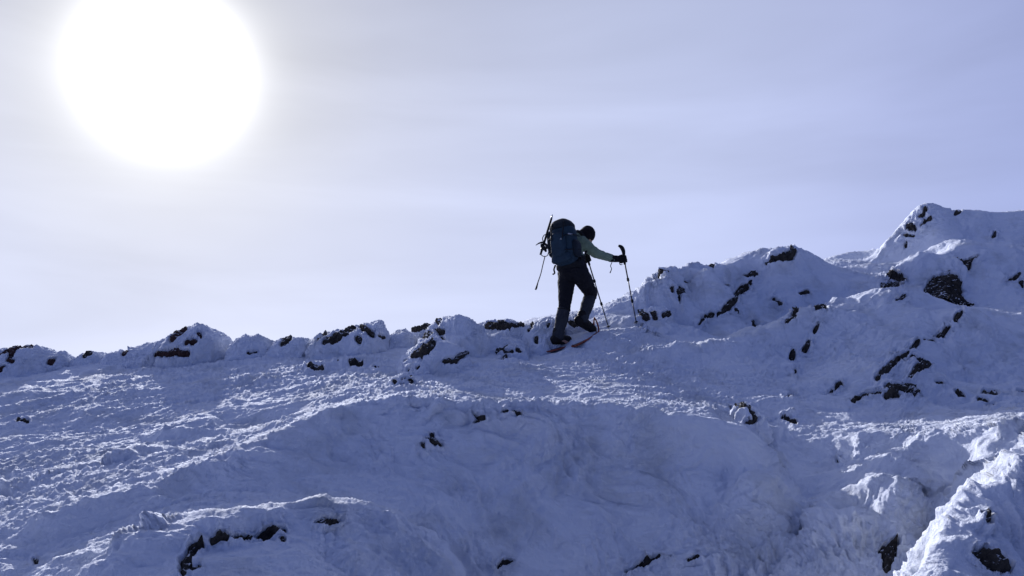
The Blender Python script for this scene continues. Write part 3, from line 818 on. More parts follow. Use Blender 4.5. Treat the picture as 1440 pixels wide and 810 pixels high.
nc, nr = P2.shape[:2]
ii = np.arange(nc)[:, None]; jj = np.arange(nr - 1)[None]
i2 = (ii + 1) % nc
F = np.stack([ii * nr + jj, ii * nr + jj + 1, i2 * nr + jj + 1, i2 * nr + jj], -1).reshape(-1, 4)
me = np_mesh('snow_slope', P2.reshape(-1, 3), F)
slope = link_mesh('snow_slope', me, SNOW)
tag(slope, 'wind crusted snow slope rising to a rocky peak on the right', kind='structure')


def ground_z(x, y):
    r = math.hypot(x, y); a = math.atan2(x, y)
    i = int(np.clip(np.searchsorted(AZ, a), 1, NC - 1))
    if a - AZ[i - 1] < AZ[i] - a: i -= 1
    j = int(np.clip(np.searchsorted(R[i], r), 1, nr - 1))
    f = (r - R[i, j - 1]) / (R[i, j] - R[i, j - 1])
    return float(P2[i, j - 1, 2] * (1 - f) + P2[i, j, 2] * f)


def ground_at(px, py, d0=2.5, d1=19):
    d = d0
    while d < d1:
        p = at(px, py, d)
        if p[2] <= float(base_z(np.array(math.hypot(p[0], p[1])), np.array(math.atan2(p[0], p[1])))):
            return d
        d += 0.03
    return None


# ------------------------------------------------------------------ rime-covered boulders
def boulder(label, top, base, d, patches, thick=1.25, mat=ROCK, group='rime covered boulders'):
    """top: silhouette px points left to right; base: px row of the foot; d: distance"""
    top = np.array(top, float)
    g_ = ground_at(float(top[:, 0].mean()), base)
    if g_: d = g_ + 0.25 * thick * (base - top[:, 1].min()) * g_ / FPX
    L_ = top[-1, 0] - top[0, 0]
    nu = int(min(max(L_ * 1.3, 30), 130)); nv = 70
    tx = np.linspace(top[0, 0], top[-1, 0], nu)
    ty = np.interp(tx, top[:, 0], top[:, 1])
    Bm = np.array([at(a, base + 9, d) for a in tx])
    Tm = np.array([at(a, b, d) for a, b in zip(tx, ty)])
    Bm[:, 2] -= 0.06
    H = Tm - Bm
    hh = np.linalg.norm(H, axis=1)
    ends = np.clip(np.minimum(np.arange(nu), np.arange(nu)[::-1]) / (0.16 * nu), 0, 1)
    env = np.sqrt(1 - (1 - ends) ** 2)
    H = H * env[:, None] ** 0.5
    D = thick * hh.max() * (0.35 + 0.65 * hh / hh.max()) * (0.15 + 0.85 * env)
    ph = np.linspace(0, math.pi, nv)
    sp_ = np.sin(ph) ** 0.95; cp_ = -np.cos(ph)
    G = Bm[:, None] + H[:, None] * sp_[None, :, None]
    G[..., 1] += D[:, None] * cp_[None]
    G[..., 2] -= 0.22 * D[:, None] * (-np.minimum(cp_, 0))[None]
    ctr = G.reshape(-1, 3).mean(0)
    n = grid_normals(G.astype(np.float32))
    flip = ((G - ctr) * n).sum(-1) < 0
    n[flip] *= -1
    x, y, z = G[..., 0], G[..., 1], G[..., 2]
    G1 = G + n * (0.035 * fbm(x * 3, y * 3, z * 3, 2, 90))[..., None]
    hole = np.full(x.shape, -1e3, np.float32)
    px, py = to_px(G)
    front = (np.arange(nv) < nv * 0.58)[None]
    root = empty('snowy_boulder', Vector(at((top[0, 0] + top[-1, 0]) / 2, base, d)))
    tag(root, label, 'boulder', group)
    mpx = d / FPX
    for s in patches:
        v = patch_value(px, py, G, [s], 0.55 * max(p[2] for p in s) ** 0.75)
        v = np.where(front, v, -1e3)
        hole = np.maximum(hole, v)
        emit_rock('bare_rock', G1, n, v, mpx, mat, root, lift=0.0)
    w = 0.2 * fbm(x * 3, y * 3, z * 3, 2, 92)
    dd = 0.020 * fbm((x + w) * 6, (y + w) * 6, (z + w) * 9, 4, 95, 0.52, billow=True) + 0.006 * fbm(x * 30, y * 30, z * 30, 2, 97, 0.6, billow=True)
    lip = np.exp(-((hole + 2) / 2) ** 2)
    G2 = G1 + n * (dd + 0.012 * lip - 0.075 * sst(-1.0, 1.2, hole))[..., None]
    i = np.arange(nu - 1)[:, None]; j = np.arange(nv - 1)[None]
    F = np.stack([i * nv + j, (i + 1) * nv + j, (i + 1) * nv + j + 1, i * nv + j + 1], -1).reshape(-1, 4)
    me = np_mesh('snow_crust', G2.reshape(-1, 3), F)
    # close the two ends and the foot
    link_mesh('snow_crust', me, SNOW, root)
    return root


boulder('low wide boulder with a reddish rim cut by the left edge', [(-22, 508), (-10, 496), (0, 492), (15, 489), (35, 487), (50, 488), (70, 490), (76, 494), (86, 496), (98, 499), (110, 507)], 518, 13.2,
        [[(-4, 500, 3), (2, 496, 2.4), (17, 491, 3), (33, 488.5, 1.8), (46, 489, 1)], [(17, 494, 4), (12, 503, 3)], [(11, 506, 2), (17, 508, 3)], [(4, 516, 3), (-4, 521, 5)], [(71, 511, 3.5), (76, 507, 2)]], mat=ROCKB)
boulder('small humped boulder right of the reddish rimmed one', [(109, 506), (113, 499), (122, 495), (132, 493), (143, 495), (152, 499), (158, 503)], 508, 13.2,
        [[(118, 502, 3), (125, 499, 4.5)]])
boulder('long low boulder sloping up to the tallest left boulder', [(145, 504), (158, 498), (170, 494), (195, 487), (220, 480), (240, 474), (252, 480)], 506, 13.35,
        [[(173, 497, 2.6), (178, 494, 2)], [(221, 499, 3), (232, 497, 3)]], mat=ROCKB)
boulder('tallest boulder of the left skyline with brown rock along its foot', [(234, 488), (238, 476), (250, 467), (262, 461), (283, 457), (299, 460), (309, 464), (317, 470), (320, 478), (328, 484), (338, 488)], 503, 13.2,
        [[(242, 477, 4.4), (250, 469, 3.2), (262, 462, 1.5)], [(262, 481, 3.6), (272, 478, 5), (271, 483, 3.6)], [(280, 468, 3), (283, 473, 2.6)], [(222, 498, 3), (245, 494, 6), (262, 496, 4)]], mat=ROCKB)
boulder('plain white rounded boulder fully crusted with rime', [(324, 488), (334, 477), (345, 471), (362, 469), (370, 473), (377, 479), (385, 484), (392, 486)], 499, 13.3, [[(350, 494, 1.8), (362, 493, 1.4)]])
boulder('low domed boulder with one slanting dark rock', [(376, 489), (386, 481), (405, 475), (425, 474), (436, 477), (443, 485)], 496, 13.3, [[(396, 485, 3), (401, 481, 4.5), (407, 478, 4)]])
boulder('jagged boulder with several dark diagonal ribs', [(434, 486), (442, 476), (452, 470), (463, 467), (485, 464), (501, 460), (507, 455), (520, 452), (535, 449), (541, 455), (545, 463), (548, 471), (553, 479)], 492, 12.9,
        [[(447, 479, 3), (458, 470, 2.2)], [(456, 484, 3), (472, 477, 5), (483, 469, 4), (497, 462, 2.6)], [(508, 457, 4), (516, 464, 4), (524, 472, 4)], [(534, 473, 3), (541, 474, 2.2)], [(503, 474, 4.5), (506, 480, 3)]])
boulder('small rounded white boulder beside the jagged one', [(546, 477), (550, 468), (557, 463), (570, 461), (576, 465), (584, 468), (591, 474)], 483, 12.9, [])
boulder('short dark slab on the skyline left of the big white boulder', [(578, 471), (584, 465), (592, 462), (601, 460), (605, 463), (607, 468)], 472, 12.9, [[(584, 467, 4), (593, 464, 3.6), (603, 462, 3)]])
boulder('big humped rime white boulder on the middle skyline', [(588, 484), (598, 470), (610, 457), (620, 448), (632, 443), (645, 442), (655, 445), (662, 451), (670, 456), (680, 463), (688, 472)], 494, 12.5,
        [[(597, 475, 4), (607, 468, 2.6)], [(611, 462, 2), (620, 465, 4.2)], [(621, 475, 2), (624, 477, 1.6)], [(615, 453, 2.4), (619, 449, 2)]])
boulder('mostly bare black boulder on the skyline right of the big white one', [(660, 470), (666, 460), (673, 456), (682, 454), (690, 452), (702, 452), (712, 449), (720, 450), (728, 454), (741, 455), (752, 462)], 472, 12.2,
        [[(664, 464, 4), (675, 459, 3.4)], [(688, 459, 6), (704, 459, 7.5), (716, 462, 3.4)], [(721, 459, 3.2), (735, 457, 3)]])
boulder('wedge shaped boulder with a black slit just behind the climber', [(722, 472), (730, 465), (738, 458), (748, 451), (760, 448), (774, 448), (786, 452), (794, 462)], 476, 11.8, [[(743, 464, 2), (748, 453, 2.2)], [(771, 457, 2.4), (773, 454, 2)]])
boulder('rime cake boulder with black left side on the open slope', [(556, 508), (566, 499), (578, 491), (592, 484), (603, 479), (612, 477), (625, 479), (640, 485), (651, 493), (662, 505)], 514, 10.9,
        [[(572, 506, 3), (590, 498, 7), (604, 490, 7), (609, 484, 4)], [(626, 508, 4.6), (640, 506, 5), (652, 499, 4)]])
boulder('small rime lump in front of the black sided boulder', [(560, 517), (568, 508), (578, 502), (592, 500), (603, 503), (614, 514)], 521, 10.6, [[(573, 518, 3), (577, 516, 2)], [(586, 517, 2), (590, 515, 1.6)]])
def gd(px, py, dflt):
    d = ground_at(px, py)
    return d if d else dflt


boulder('small speckled boulder alone on the open slope', [(546, 541), (553, 531), (562, 526), (572, 525), (581, 529), (590, 540)], 542, gd(568, 542, 8.2),
        [[(554, 535, 2.4), (556, 538, 2)], [(566, 532, 1.8), (570, 530, 1.4)], [(577, 532, 4), (580, 537, 4)], [(563, 539, 1.6), (567, 540, 1.4)]])
boulder('long low rime boulder lying under the black skyline boulder', [(630, 487), (642, 479), (655, 474), (670, 471), (692, 471), (715, 474), (735, 478), (748, 486)], 490, 11.6, [[(653, 482, 3), (660, 475, 2)], [(671, 488, 3), (681, 487, 2.4)]])
boulder('speckled rime boulder with black left edge left of the climber', [(692, 500), (699, 490), (706, 484), (716, 479), (726, 480), (734, 486), (744, 497)], 499, 11.0,
        [[(697, 496, 3), (707, 487, 2.4), (716, 482, 1.8)], [(710, 494, 4), (720, 493, 3)], [(728, 491, 4), (732, 495, 2.6)]])
boulder('little white boulder with an upright black notch by the rear boot', [(737, 485), (743, 475), (750, 471), (760, 469), (769, 472), (779, 482)], 487, 11.0, [[(754, 475, 3), (754, 481, 2.6)]])
boulder('dark speckled boulder seen between the legs of the climber', [(790, 458), (797, 446), (804, 441), (812, 441), (820, 448), (826, 456)], 463, 11.4, [[(801, 452, 4), (809, 455, 4)], [(812, 447, 2), (816, 450, 2)]])
boulder('dark rounded boulder right behind the tip of the front trekking pole', [(893, 450), (897, 440), (903, 435), (912, 433), (925, 434), (938, 436), (950, 446)], 453, 10.75,
        [[(903, 443, 7), (908, 446, 6)], [(918, 440, 3), (922, 447, 3.4)], [(933, 444, 3), (941, 442, 2.4)]])
boulder('tiny round boulder on the skyline left of the dome', [(994, 379), (998, 372), (1005, 369), (1014, 369), (1021, 374)], 384, 13.7, [[(999, 375, 3.4), (1003, 371, 2)]])
boulder('pointed boulder ringed by black rock at the foot of the spurs', [(1012, 601), (1022, 590), (1032, 575), (1040, 566), (1048, 565), (1056, 572), (1064, 583), (1074, 596)], 600, gd(1042, 600, 6.9),
        [[(1021, 597, 3.4), (1031, 588, 3), (1036, 577, 3), (1045, 571, 4.4), (1053, 574, 3.4)], [(1056, 578, 3), (1064, 588, 4)], [(1049, 593, 3), (1058, 590, 3)], [(1035, 569, 2), (1045, 566, 2)]])

#--PERSON--
# ------------------------------------------------------------------ the climber
def cloth(name, col, rough=0.85, scale=260, c2=None, spec=0.2):
    m, t, b = new_mat(name)
    b.inputs['Roughness'].default_value = rough
    b.inputs['Specular IOR Level'].default_value = spec
    tc = t.nodes.new('ShaderNodeTexCoord')
    n = t.nodes.new('ShaderNodeTexNoise'); n.inputs['Scale'].default_value = 9; n.inputs['Detail'].default_value = 6
    t.links.new(tc.outputs['Object'], n.inputs['Vector'])
    r = t.nodes.new('ShaderNodeValToRGB')
    r.color_ramp.elements[0].position = 0.3; r.color_ramp.elements[0].color = (*[c * 0.75 for c in col], 1)
    r.color_ramp.elements[1].position = 0.7; r.color_ramp.elements[1].color = (*(c2 or [c * 1.2 for c in col]), 1)
    t.links.new(n.outputs['Fac'], r.inputs[0]); t.links.new(r.outputs[0], b.inputs['Base Color'])
    n2 = t.nodes.new('ShaderNodeTexNoise'); n2.inputs['Scale'].default_value = 35; n2.inputs['Detail'].default_value = 3
    t.links.new(tc.outputs['Object'], n2.inputs['Vector'])
    bp = t.nodes.new('ShaderNodeBump'); bp.inputs['Strength'].default_value = 0.35; bp.inputs['Distance'].default_value = 0.01
    t.links.new(n2.outputs['Fac'], bp.inputs['Height']); t.links.new(bp.outputs[0], b.inputs['Normal'])
    return m


M_JACKET = cloth('sage_green_shell', (0.17, 0.23, 0.16))
M_TROUSER = cloth('black_softshell', (0.010, 0.010, 0.014))
M_GAITER = cloth('charcoal_gaiter', (0.032, 0.036, 0.044))
M_BOOT = cloth('black_leather', (0.010, 0.009, 0.010), 0.6)
M_GLOVE = cloth('black_glove', (0.008, 0.008, 0.010))
M_HAT = cloth('black_fleece', (0.007, 0.006, 0.008))
M_SKIN = cloth('skin', (0.45, 0.27, 0.20), 0.5)
M_PACK = cloth('navy_pack_cloth', (0.018, 0.040, 0.062), 0.7)
M_LID = cloth('black_pack_cloth', (0.010, 0.016, 0.024), 0.7)
M_WEB = cloth('black_webbing', (0.012, 0.013, 0.016), 0.8)
M_RED = cloth('red_snowshoe_frame', (0.27, 0.060, 0.035), 0.45, spec=0.4)
M_DECK = cloth('dark_snowshoe_deck', (0.045, 0.020, 0.020), 0.6)
M_METAL, _t, _b = new_mat('dull_metal')
_b.inputs['Metallic'].default_value = 0.9; _b.inputs['Roughness'].default_value = 0.35; _b.inputs['Base Color'].default_value = (0.35, 0.36, 0.38, 1)
M_DARKMETAL, _t, _b = new_mat('dark_anodised_metal')
_b.inputs['Metallic'].default_value = 0.6; _b.inputs['Roughness'].default_value = 0.45; _b.inputs['Base Color'].default_value = (0.03, 0.03, 0.035, 1)


def v3(p):
    return np.array(p, float)


class Raw:
    def __init__(s):
        s.V = []; s.F = []; s.n = 0

    def add(s, V, F):
        s.V.append(np.asarray(V, float)); s.F += [tuple(i + s.n for i in f) for f in F]; s.n += len(V)

    def ell(s, c, rx, ry=None, rz=None, R=None, seg=16):
        ry = ry or rx; rz = rz or rx
        V = []; F = []
        for i in range(seg // 2 + 1):
            th = math.pi * i / (seg // 2)
            for j in range(seg):
                ph = 2 * math.pi * j / seg
                V.append((rx * math.sin(th) * math.cos(ph), ry * math.sin(th) * math.sin(ph), rz * math.cos(th)))
        for i in range(seg // 2):
            for j in range(seg):
                F.append((i * seg + j, (i + 1) * seg + j, (i + 1) * seg + (j + 1) % seg, i * seg + (j + 1) % seg))
        V = np.array(V)
        if R is not None: V = V @ np.array(R)
        s.add(V + v3(c), F)

    def chain(s, pts, seg=12, caps=True):
        """pts: (point, radius) joined by tapered limbs with round joints"""
        for k in range(len(pts) - 1):
            a, ra = v3(pts[k][0]), pts[k][1]; b, rb = v3(pts[k + 1][0]), pts[k + 1][1]
            d = b - a; l = np.linalg.norm(d)
            if l < 1e-6: continue
            d /= l
            u = np.cross(d, (0, 0, 1.0)) if abs(d[2]) < 0.9 else np.cross(d, (1.0, 0, 0)); u /= np.linalg.norm(u); w = np.cross(d, u)
            V = [a + ra * (u * math.cos(t) + w * math.sin(t)) for t in np.linspace(0, 2 * math.pi, seg, endpoint=False)]
            V += [b + rb * (u * math.cos(t) + w * math.sin(t)) for t in np.linspace(0, 2 * math.pi, seg, endpoint=False)]
            F = [(j, (j + 1) % seg, seg + (j + 1) % seg, seg + j) for j in range(seg)]
            F += [tuple(range(seg))[::-1], tuple(range(seg, 2 * seg))]
            s.add(V, F)
        if caps:
            for p, r in pts:
                s.ell(p, r, seg=seg)


def remeshed(name, raw, mat, parent, voxel=0.009, smooth=3, wrinkle=0.0, wfreq=14.0, cut=None):
    me = bpy.data.meshes.new(name + '_cage')
    me.from_pydata(np.vstack(raw.V).tolist(), [], raw.F)
    o = bpy.data.objects.new(name + '_cage', me)
    COL.objects.link(o)
    md = o.modifiers.new('r', 'REMESH'); md.mode = 'VOXEL'; md.voxel_size = voxel
    ms = o.modifiers.new('s', 'SMOOTH'); ms.iterations = smooth; ms.factor = 0.5
    dg = bpy.context.evaluated_depsgraph_get()
    m2 = bpy.data.meshes.new_from_object(o.evaluated_get(dg))
    bpy.data.objects.remove(o); bpy.data.meshes.remove(me)
    m2.name = name
    n = len(m2.vertices)
    co = np.empty(n * 3, np.float32); m2.vertices.foreach_get('co', co); co = co.reshape(-1, 3)
    if wrinkle:
        no = np.empty(n * 3, np.float32); m2.vertex_normals.foreach_get('vector', no); no = no.reshape(-1, 3)
        x, y, z = co.T
        w = 0.12 * perlin(x * 5, y * 5, z * 5, 7)
        d = (1 - 2 * np.abs(perlin((x + w) * wfreq * 0.6, (y + w) * wfreq * 0.6, (z + w) * wfreq * 1.3, 5))) * 0.7 + 0.5 * perlin(x * wfreq * 2, y * wfreq * 2, z * wfreq * 2.6, 6)
        co = co + no * (d * wrinkle)[:, None]
        m2.vertices.foreach_set('co', co.ravel())
    m2.polygons.foreach_set('use_smooth', np.ones(len(m2.polygons), bool))
    m2.update()
    return link_mesh(name, m2, mat, parent)


def tube(name, pts, mat, parent, seg=8):
    """smooth tube through (point, radius)"""
    P_ = np.array([p[0] for p in pts], float); r_ = np.array([p[1] for p in pts], float)
    T = np.gradient(P_, axis=0); T /= np.linalg.norm(T, axis=1, keepdims=True)
    u = np.cross(T[0], (0.3, 0.2, 1.0)); u /= np.linalg.norm(u)
    V = []
    for k in range(len(P_)):
        u = u - T[k] * (u @ T[k]); u /= np.linalg.norm(u); w = np.cross(T[k], u)
        for t in np.linspace(0, 2 * math.pi, seg, endpoint=False):
            V.append(P_[k] + r_[k] * (u * math.cos(t) + w * math.sin(t)))
    F = []
    for k in range(len(P_) - 1):
        for j in range(seg):
            F.append((k * seg + j, k * seg + (j + 1) % seg, (k + 1) * seg + (j + 1) % seg, (k + 1) * seg + j))
    F += [tuple(range(seg))[::-1], tuple(range((len(P_) - 1) * seg, len(P_) * seg))]
    me = bpy.data.meshes.new(name)
    me.from_pydata([tuple(v) for v in V], [], F)
    me.polygons.foreach_set('use_smooth', np.ones(len(me.polygons), bool))
    return link_mesh(name, me, mat, parent)


def spline(pts, n=8):
    """Catmull-Rom through (point, radius)"""
    A = np.array([list(p[0]) + [p[1]] for p in pts], float)
    A = np.vstack([2 * A[0] - A[1], A, 2 * A[-1] - A[-2]])
    out = []
    for k in range(1, len(A) - 2):
        for t in np.linspace(0, 1, n, endpoint=False):
            out.append(0.5 * (2 * A[k] + (A[k + 1] - A[k - 1]) * t + (2 * A[k - 1] - 5 * A[k] + 4 * A[k + 1] - A[k + 2]) * t * t + (3 * A[k] - A[k - 1] - 3 * A[k + 1] + A[k + 2]) * t ** 3))
    out.append(A[-2])
    return [(o[:3], o[3]) for o in out]


fw = np.array([0.55, 0.835, 0.0]); rt = np.array([0.835, -0.55, 0.0]); up = np.array([0, 0, 1.0])
J = dict(pelv=at(806, 382, 10.02), lhip=at(797.5, 385, 10.08), rhip=at(815, 385, 9.96), lknee=at(794, 431, 9.98), lank=at(785, 471, 9.93),
         rknee=at(831, 413, 10.17), rank=at(819.5, 448, 10.05), waist=at(805, 365, 10.06), chest=at(803, 348, 10.14), neck=at(807, 337, 10.22),
         head=at(826.5, 331.5, 10.33), rsh=at(818, 341, 10.08), lsh=at(788, 341, 10.28), relb=at(837.5, 356, 10.20), rwri=at(861, 363.5, 10.42),
         lelb=at(800, 364, 10.50), lwri=at(817, 367, 10.46))
J = {k: v3(v) for k, v in J.items()}
person = empty('person', at(806, 484, 10.0))
tag(person, 'climber in a sage green jacket and black trousers leaning uphill under a big pack', 'person')


def hand(raw, wr, palm_c, axis, closed_on, thick=1.0, side=1):
    """palm and five fingers wrapped round a shaft through closed_on along axis"""
    axis = axis / np.linalg.norm(axis)
    d = closed_on - wr; d = d - axis * (d @ axis); d /= np.linalg.norm(d)
    n = np.cross(axis, d) * side
    raw.chain([(wr, 0.032 * thick), (palm_c, 0.034 * thick)])
    raw.ell(palm_c + axis * 0.018, 0.03 * thick); raw.ell(palm_c - axis * 0.022, 0.028 * thick)
    for q, (off, ln) in enumerate(((0.034, 0.92), (0.012, 1.0), (-0.011, 0.95), (-0.033, 0.8))):
        c = closed_on + axis * off
        R0 = 0.026
        pts = []
        for t in (-150, -95, -40, 20, 75 * ln):
            a = math.radians(t)
            pts.append((c + R0 * thick * (d * -math.cos(a) * -1 + n * math.sin(a)) * np.array(1.0) - d * 0.0, 0.0115 * thick))
        raw.chain(pts, seg=8)
    tb = closed_on + axis * 0.052
    raw.chain([(palm_c + axis * 0.03 + n * 0.012, 0.014 * thick), (tb + n * 0.03 - d * 0.012, 0.013 * thick), (tb + n * 0.014 + d * 0.024, 0.012 * thick)], seg=8)


# trekking pole lines
rp_top = v3(at(876.3, 358, 10.47)); rp_tip = v3(at(895.8, 458.5, 10.42))
lp_top = v3(at(824.5, 358, 10.45)); lp_tip = v3(at(857.2, 465, 10.33))
rax = (rp_top - rp_tip) / np.linalg.norm(rp_top - rp_tip); lax = (lp_top - lp_tip) / np.linalg.norm(lp_top - lp_tip)
rgrip = v3(at(877.0, 364.5, 10.47)); lgrip = v3(at(826.0, 363.5, 10.45))

# body: one continuous figure
b = Raw()
b.chain([(J['pelv'], 0.13), (J['waist'], 0.115), (J['chest'], 0.135), (J['neck'], 0.07)])
b.chain([(J['lhip'], 0.088), (J['lknee'], 0.055), (J['lank'], 0.04)]); b.chain([(J['rhip'], 0.088), (J['rknee'], 0.055), (J['rank'], 0.04)])
b.chain([(J['neck'], 0.06), ((J['neck'] + J['head']) / 2, 0.055), (J['head'], 0.06)])
b.chain([(J['chest'], 0.1), (J['rsh'], 0.06), (J['relb'], 0.04), (J['rwri'], 0.028)]); b.chain([(J['chest'], 0.1), (J['lsh'], 0.06), (J['lelb'], 0.04), (J['lwri'], 0.028)])
hd = J['head']; look = fw * 0.86 + up * -0.42; look /= np.linalg.norm(look); hup = np.cross(rt, look)
Rh = np.array([rt, look, hup])
b.ell(hd, 0.076, 0.092, 0.108, R=Rh); b.ell(hd + look * 0.03 - hup * 0.055, 0.055, 0.06, 0.06, R=Rh)
b.chain([(hd + look * 0.085 + hup * 0.015, 0.012), (hd + look * 0.108 - hup * 0.018, 0.016)], seg=8)
for s_ in (-1, 1):
    b.ell(hd + rt * s_ * 0.078 - hup * 0.005, 0.012, 0.022, 0.032, R=Rh, seg=10)
    b.ell(hd + look * 0.078 + rt * s_ * 0.03 + hup * 0.018, 0.014, 0.010, 0.008, R=Rh, seg=10)
b.ell(hd + look * 0.088 - hup * 0.05, 0.024, 0.012, 0.008, R=Rh, seg=10)
for wr, gr, ax_, sd_ in ((J['rwri'], rgrip, rax, 1), (J['lwri'], lgrip, lax, -1)):
    dd_ = gr - wr; hand(b, wr, gr - dd_ / np.linalg.norm(dd_) * 0.035, ax_, gr, 0.8, sd_)
for an, tn in (('lank', (797, 481, 10.0)), ('rank', (833, 464, 10.15))):
    b.chain([(J[an], 0.038), (J[an] - up * 0.05, 0.036), (v3(at(*tn)), 0.03)])
remeshed('body', b, M_SKIN, person, 0.009, 2)

# jacket: torso and sleeves
b = Raw()
b.chain([(J['waist'] + up * 0.0, 0.135), (J['chest'], 0.150), (J['neck'] - up * 0.02, 0.085)])
b.ell(J['chest'] + up * 0.03, 0.185, 0.12, 0.15, R=np.array([rt, fw, up]))
b.ell(J['waist'] + up * 0.02, 0.165, 0.125, 0.10, R=np.array([rt, fw, up]))
b.chain([(J['chest'] + rt * 0.06 + up * 0.03, 0.12), (J['rsh'], 0.083), ((J['rsh'] + J['relb']) / 2, 0.072), (J['relb'], 0.062), ((J['relb'] + J['rwri']) / 2, 0.054), (J['rwri'] - (J['rwri'] - J['relb']) * 0.02, 0.046)])
b.chain([(J['chest'] - rt * 0.06 + up * 0.03, 0.12), (J['lsh'], 0.083), (J['lelb'], 0.062), (J['lwri'], 0.046)])
b.chain([(J['relb'] + up * 0.045 - rt * 0.02, 0.022), (J['relb'] + up * 0.055 + rt * 0.02, 0.016)], seg=8)
b.chain([(J['neck'], 0.08), (J['neck'] + (J['head'] - J['neck']) * 0.5, 0.075)])
remeshed('jacket', b, M_JACKET, person, 0.009, 3, 0.007, 12)

# trousers
b = Raw()
b.ell(J['pelv'] + up * 0.05, 0.185, 0.135, 0.13, R=np.array([rt, fw, up])); b.ell(J['pelv'] - fw * 0.04, 0.175, 0.135, 0.125, R=np.array([rt, fw, up]))
b.ell(J['waist'] + up * 0.00, 0.175, 0.13, 0.08, R=np.array([rt, fw, up]))
m_l = (J['lhip'] + J['lknee']) / 2; m_r = (J['rhip'] + J['rknee']) / 2
b.chain([(J['lhip'], 0.118), (m_l, 0.098), (J['lknee'] + up * 0.02, 0.076), (J['lknee'] - up * 0.06, 0.066)])
b.chain([(J['rhip'], 0.120), (m_r + up * 0.01, 0.104), (J['rknee'], 0.080), (J['rknee'] + (J['rank'] - J['rknee']) * 0.2, 0.068)])
remeshed('trousers', b, M_TROUSER, person, 0.009, 3, 0.008, 11)

for kn, an, kk in (('lknee', 'lank', 0.02), ('rknee', 'rank', 0.02)):
    b = Raw(); a_, c_ = J[kn], J[an]; d_ = c_ - a_
    b.chain([(a_ + d_ * 0.06, 0.070), (a_ + d_ * 0.15, 0.078), (a_ + d_ * 0.45, 0.082), (a_ + d_ * 0.8, 0.069), (a_ + d_ * 1.02, 0.073)], seg=14)
    g = remeshed('gaiter', b, M_GAITER, person, 0.008, 2, 0.004, 15)
    # top band of the gaiter
    dn = d_ / np.linalg.norm(d_); q = np.cross(dn, up); q /= np.linalg.norm(q); w_ = np.cross(dn, q)
    ring = [(a_ + d_ * 0.10 + 0.0785 * (q * math.cos(t) + w_ * math.sin(t)), 0.008) for t in np.linspace(0, 2 * math.pi, 25)]
    tube('gaiter_band', ring, M_BOOT, g if False else person, 6)


def boot(ank, heel, toe):
    b = Raw()
    ank, heel, toe = v3(ank), v3(heel), v3(toe)
    mid = (heel + toe) / 2
    b.chain([(ank + up * 0.05, 0.068), (ank - up * 0.02, 0.064), (heel + up * 0.045, 0.052)])
    b.chain([(ank - up * 0.02, 0.062), (mid + up * 0.055, 0.055), (toe + up * 0.035, 0.045)])
    b.chain([(heel + up * 0.02, 0.042), (mid + up * 0.012, 0.040), (toe + up * 0.015, 0.042)])
    o = remeshed('boot', b, M_BOOT, person, 0.008, 2, 0.004, 18)
    return o


LT = (at(799, 481, 10.03)); LH = at(779.5, 482, 9.90)
boot(J['lank'], LH, LT)
RT_ = at(834.5, 466.5, 10.17); RH = at(813, 455, 10.0)
boot(J['rank'], RH, RT_)

# hat: close black hood coming down the neck
b = Raw()
b.ell(hd + hup * 0.02 - look * 0.01, 0.098, 0.108, 0.112, R=Rh)
b.ell(hd - look * 0.055 - hup * 0.04, 0.08, 0.06, 0.08, R=Rh)
b.chain([(hd - look * 0.05, 0.085), ((hd * 0.45 + J['neck'] * 0.55) + up * 0.035, 0.058)])
remeshed('hat', b, M_HAT, person, 0.009, 2, 0.004, 14)

for wr, gr, ax_, sd_, el in ((J['rwri'], rgrip, rax, 1, J['relb']), (J['lwri'], lgrip, lax, -1, J['lelb'])):
    b = Raw(); dd_ = gr - wr; dd_ /= np.linalg.norm(dd_)
    hand(b, wr, gr - dd_ * 0.038, ax_, gr, 1.25, sd_)
    ew = (wr - el) / np.linalg.norm(wr - el)
    b.chain([(wr - ew * 0.035, 0.053), (wr + ew * 0.012, 0.046), (gr - dd_ * 0.05, 0.042)])
    remeshed('glove', b, M_GLOVE, person, 0.007, 1, 0.003, 20)
tube('glove_cord', spline([(at(860.5, 369, 10.40), 0.006), (at(858.6, 374, 10.39), 0.005), (at(860, 378, 10.39), 0.005), (at(857.8, 384, 10.38), 0.007)], 5), M_GLOVE, person, 6)


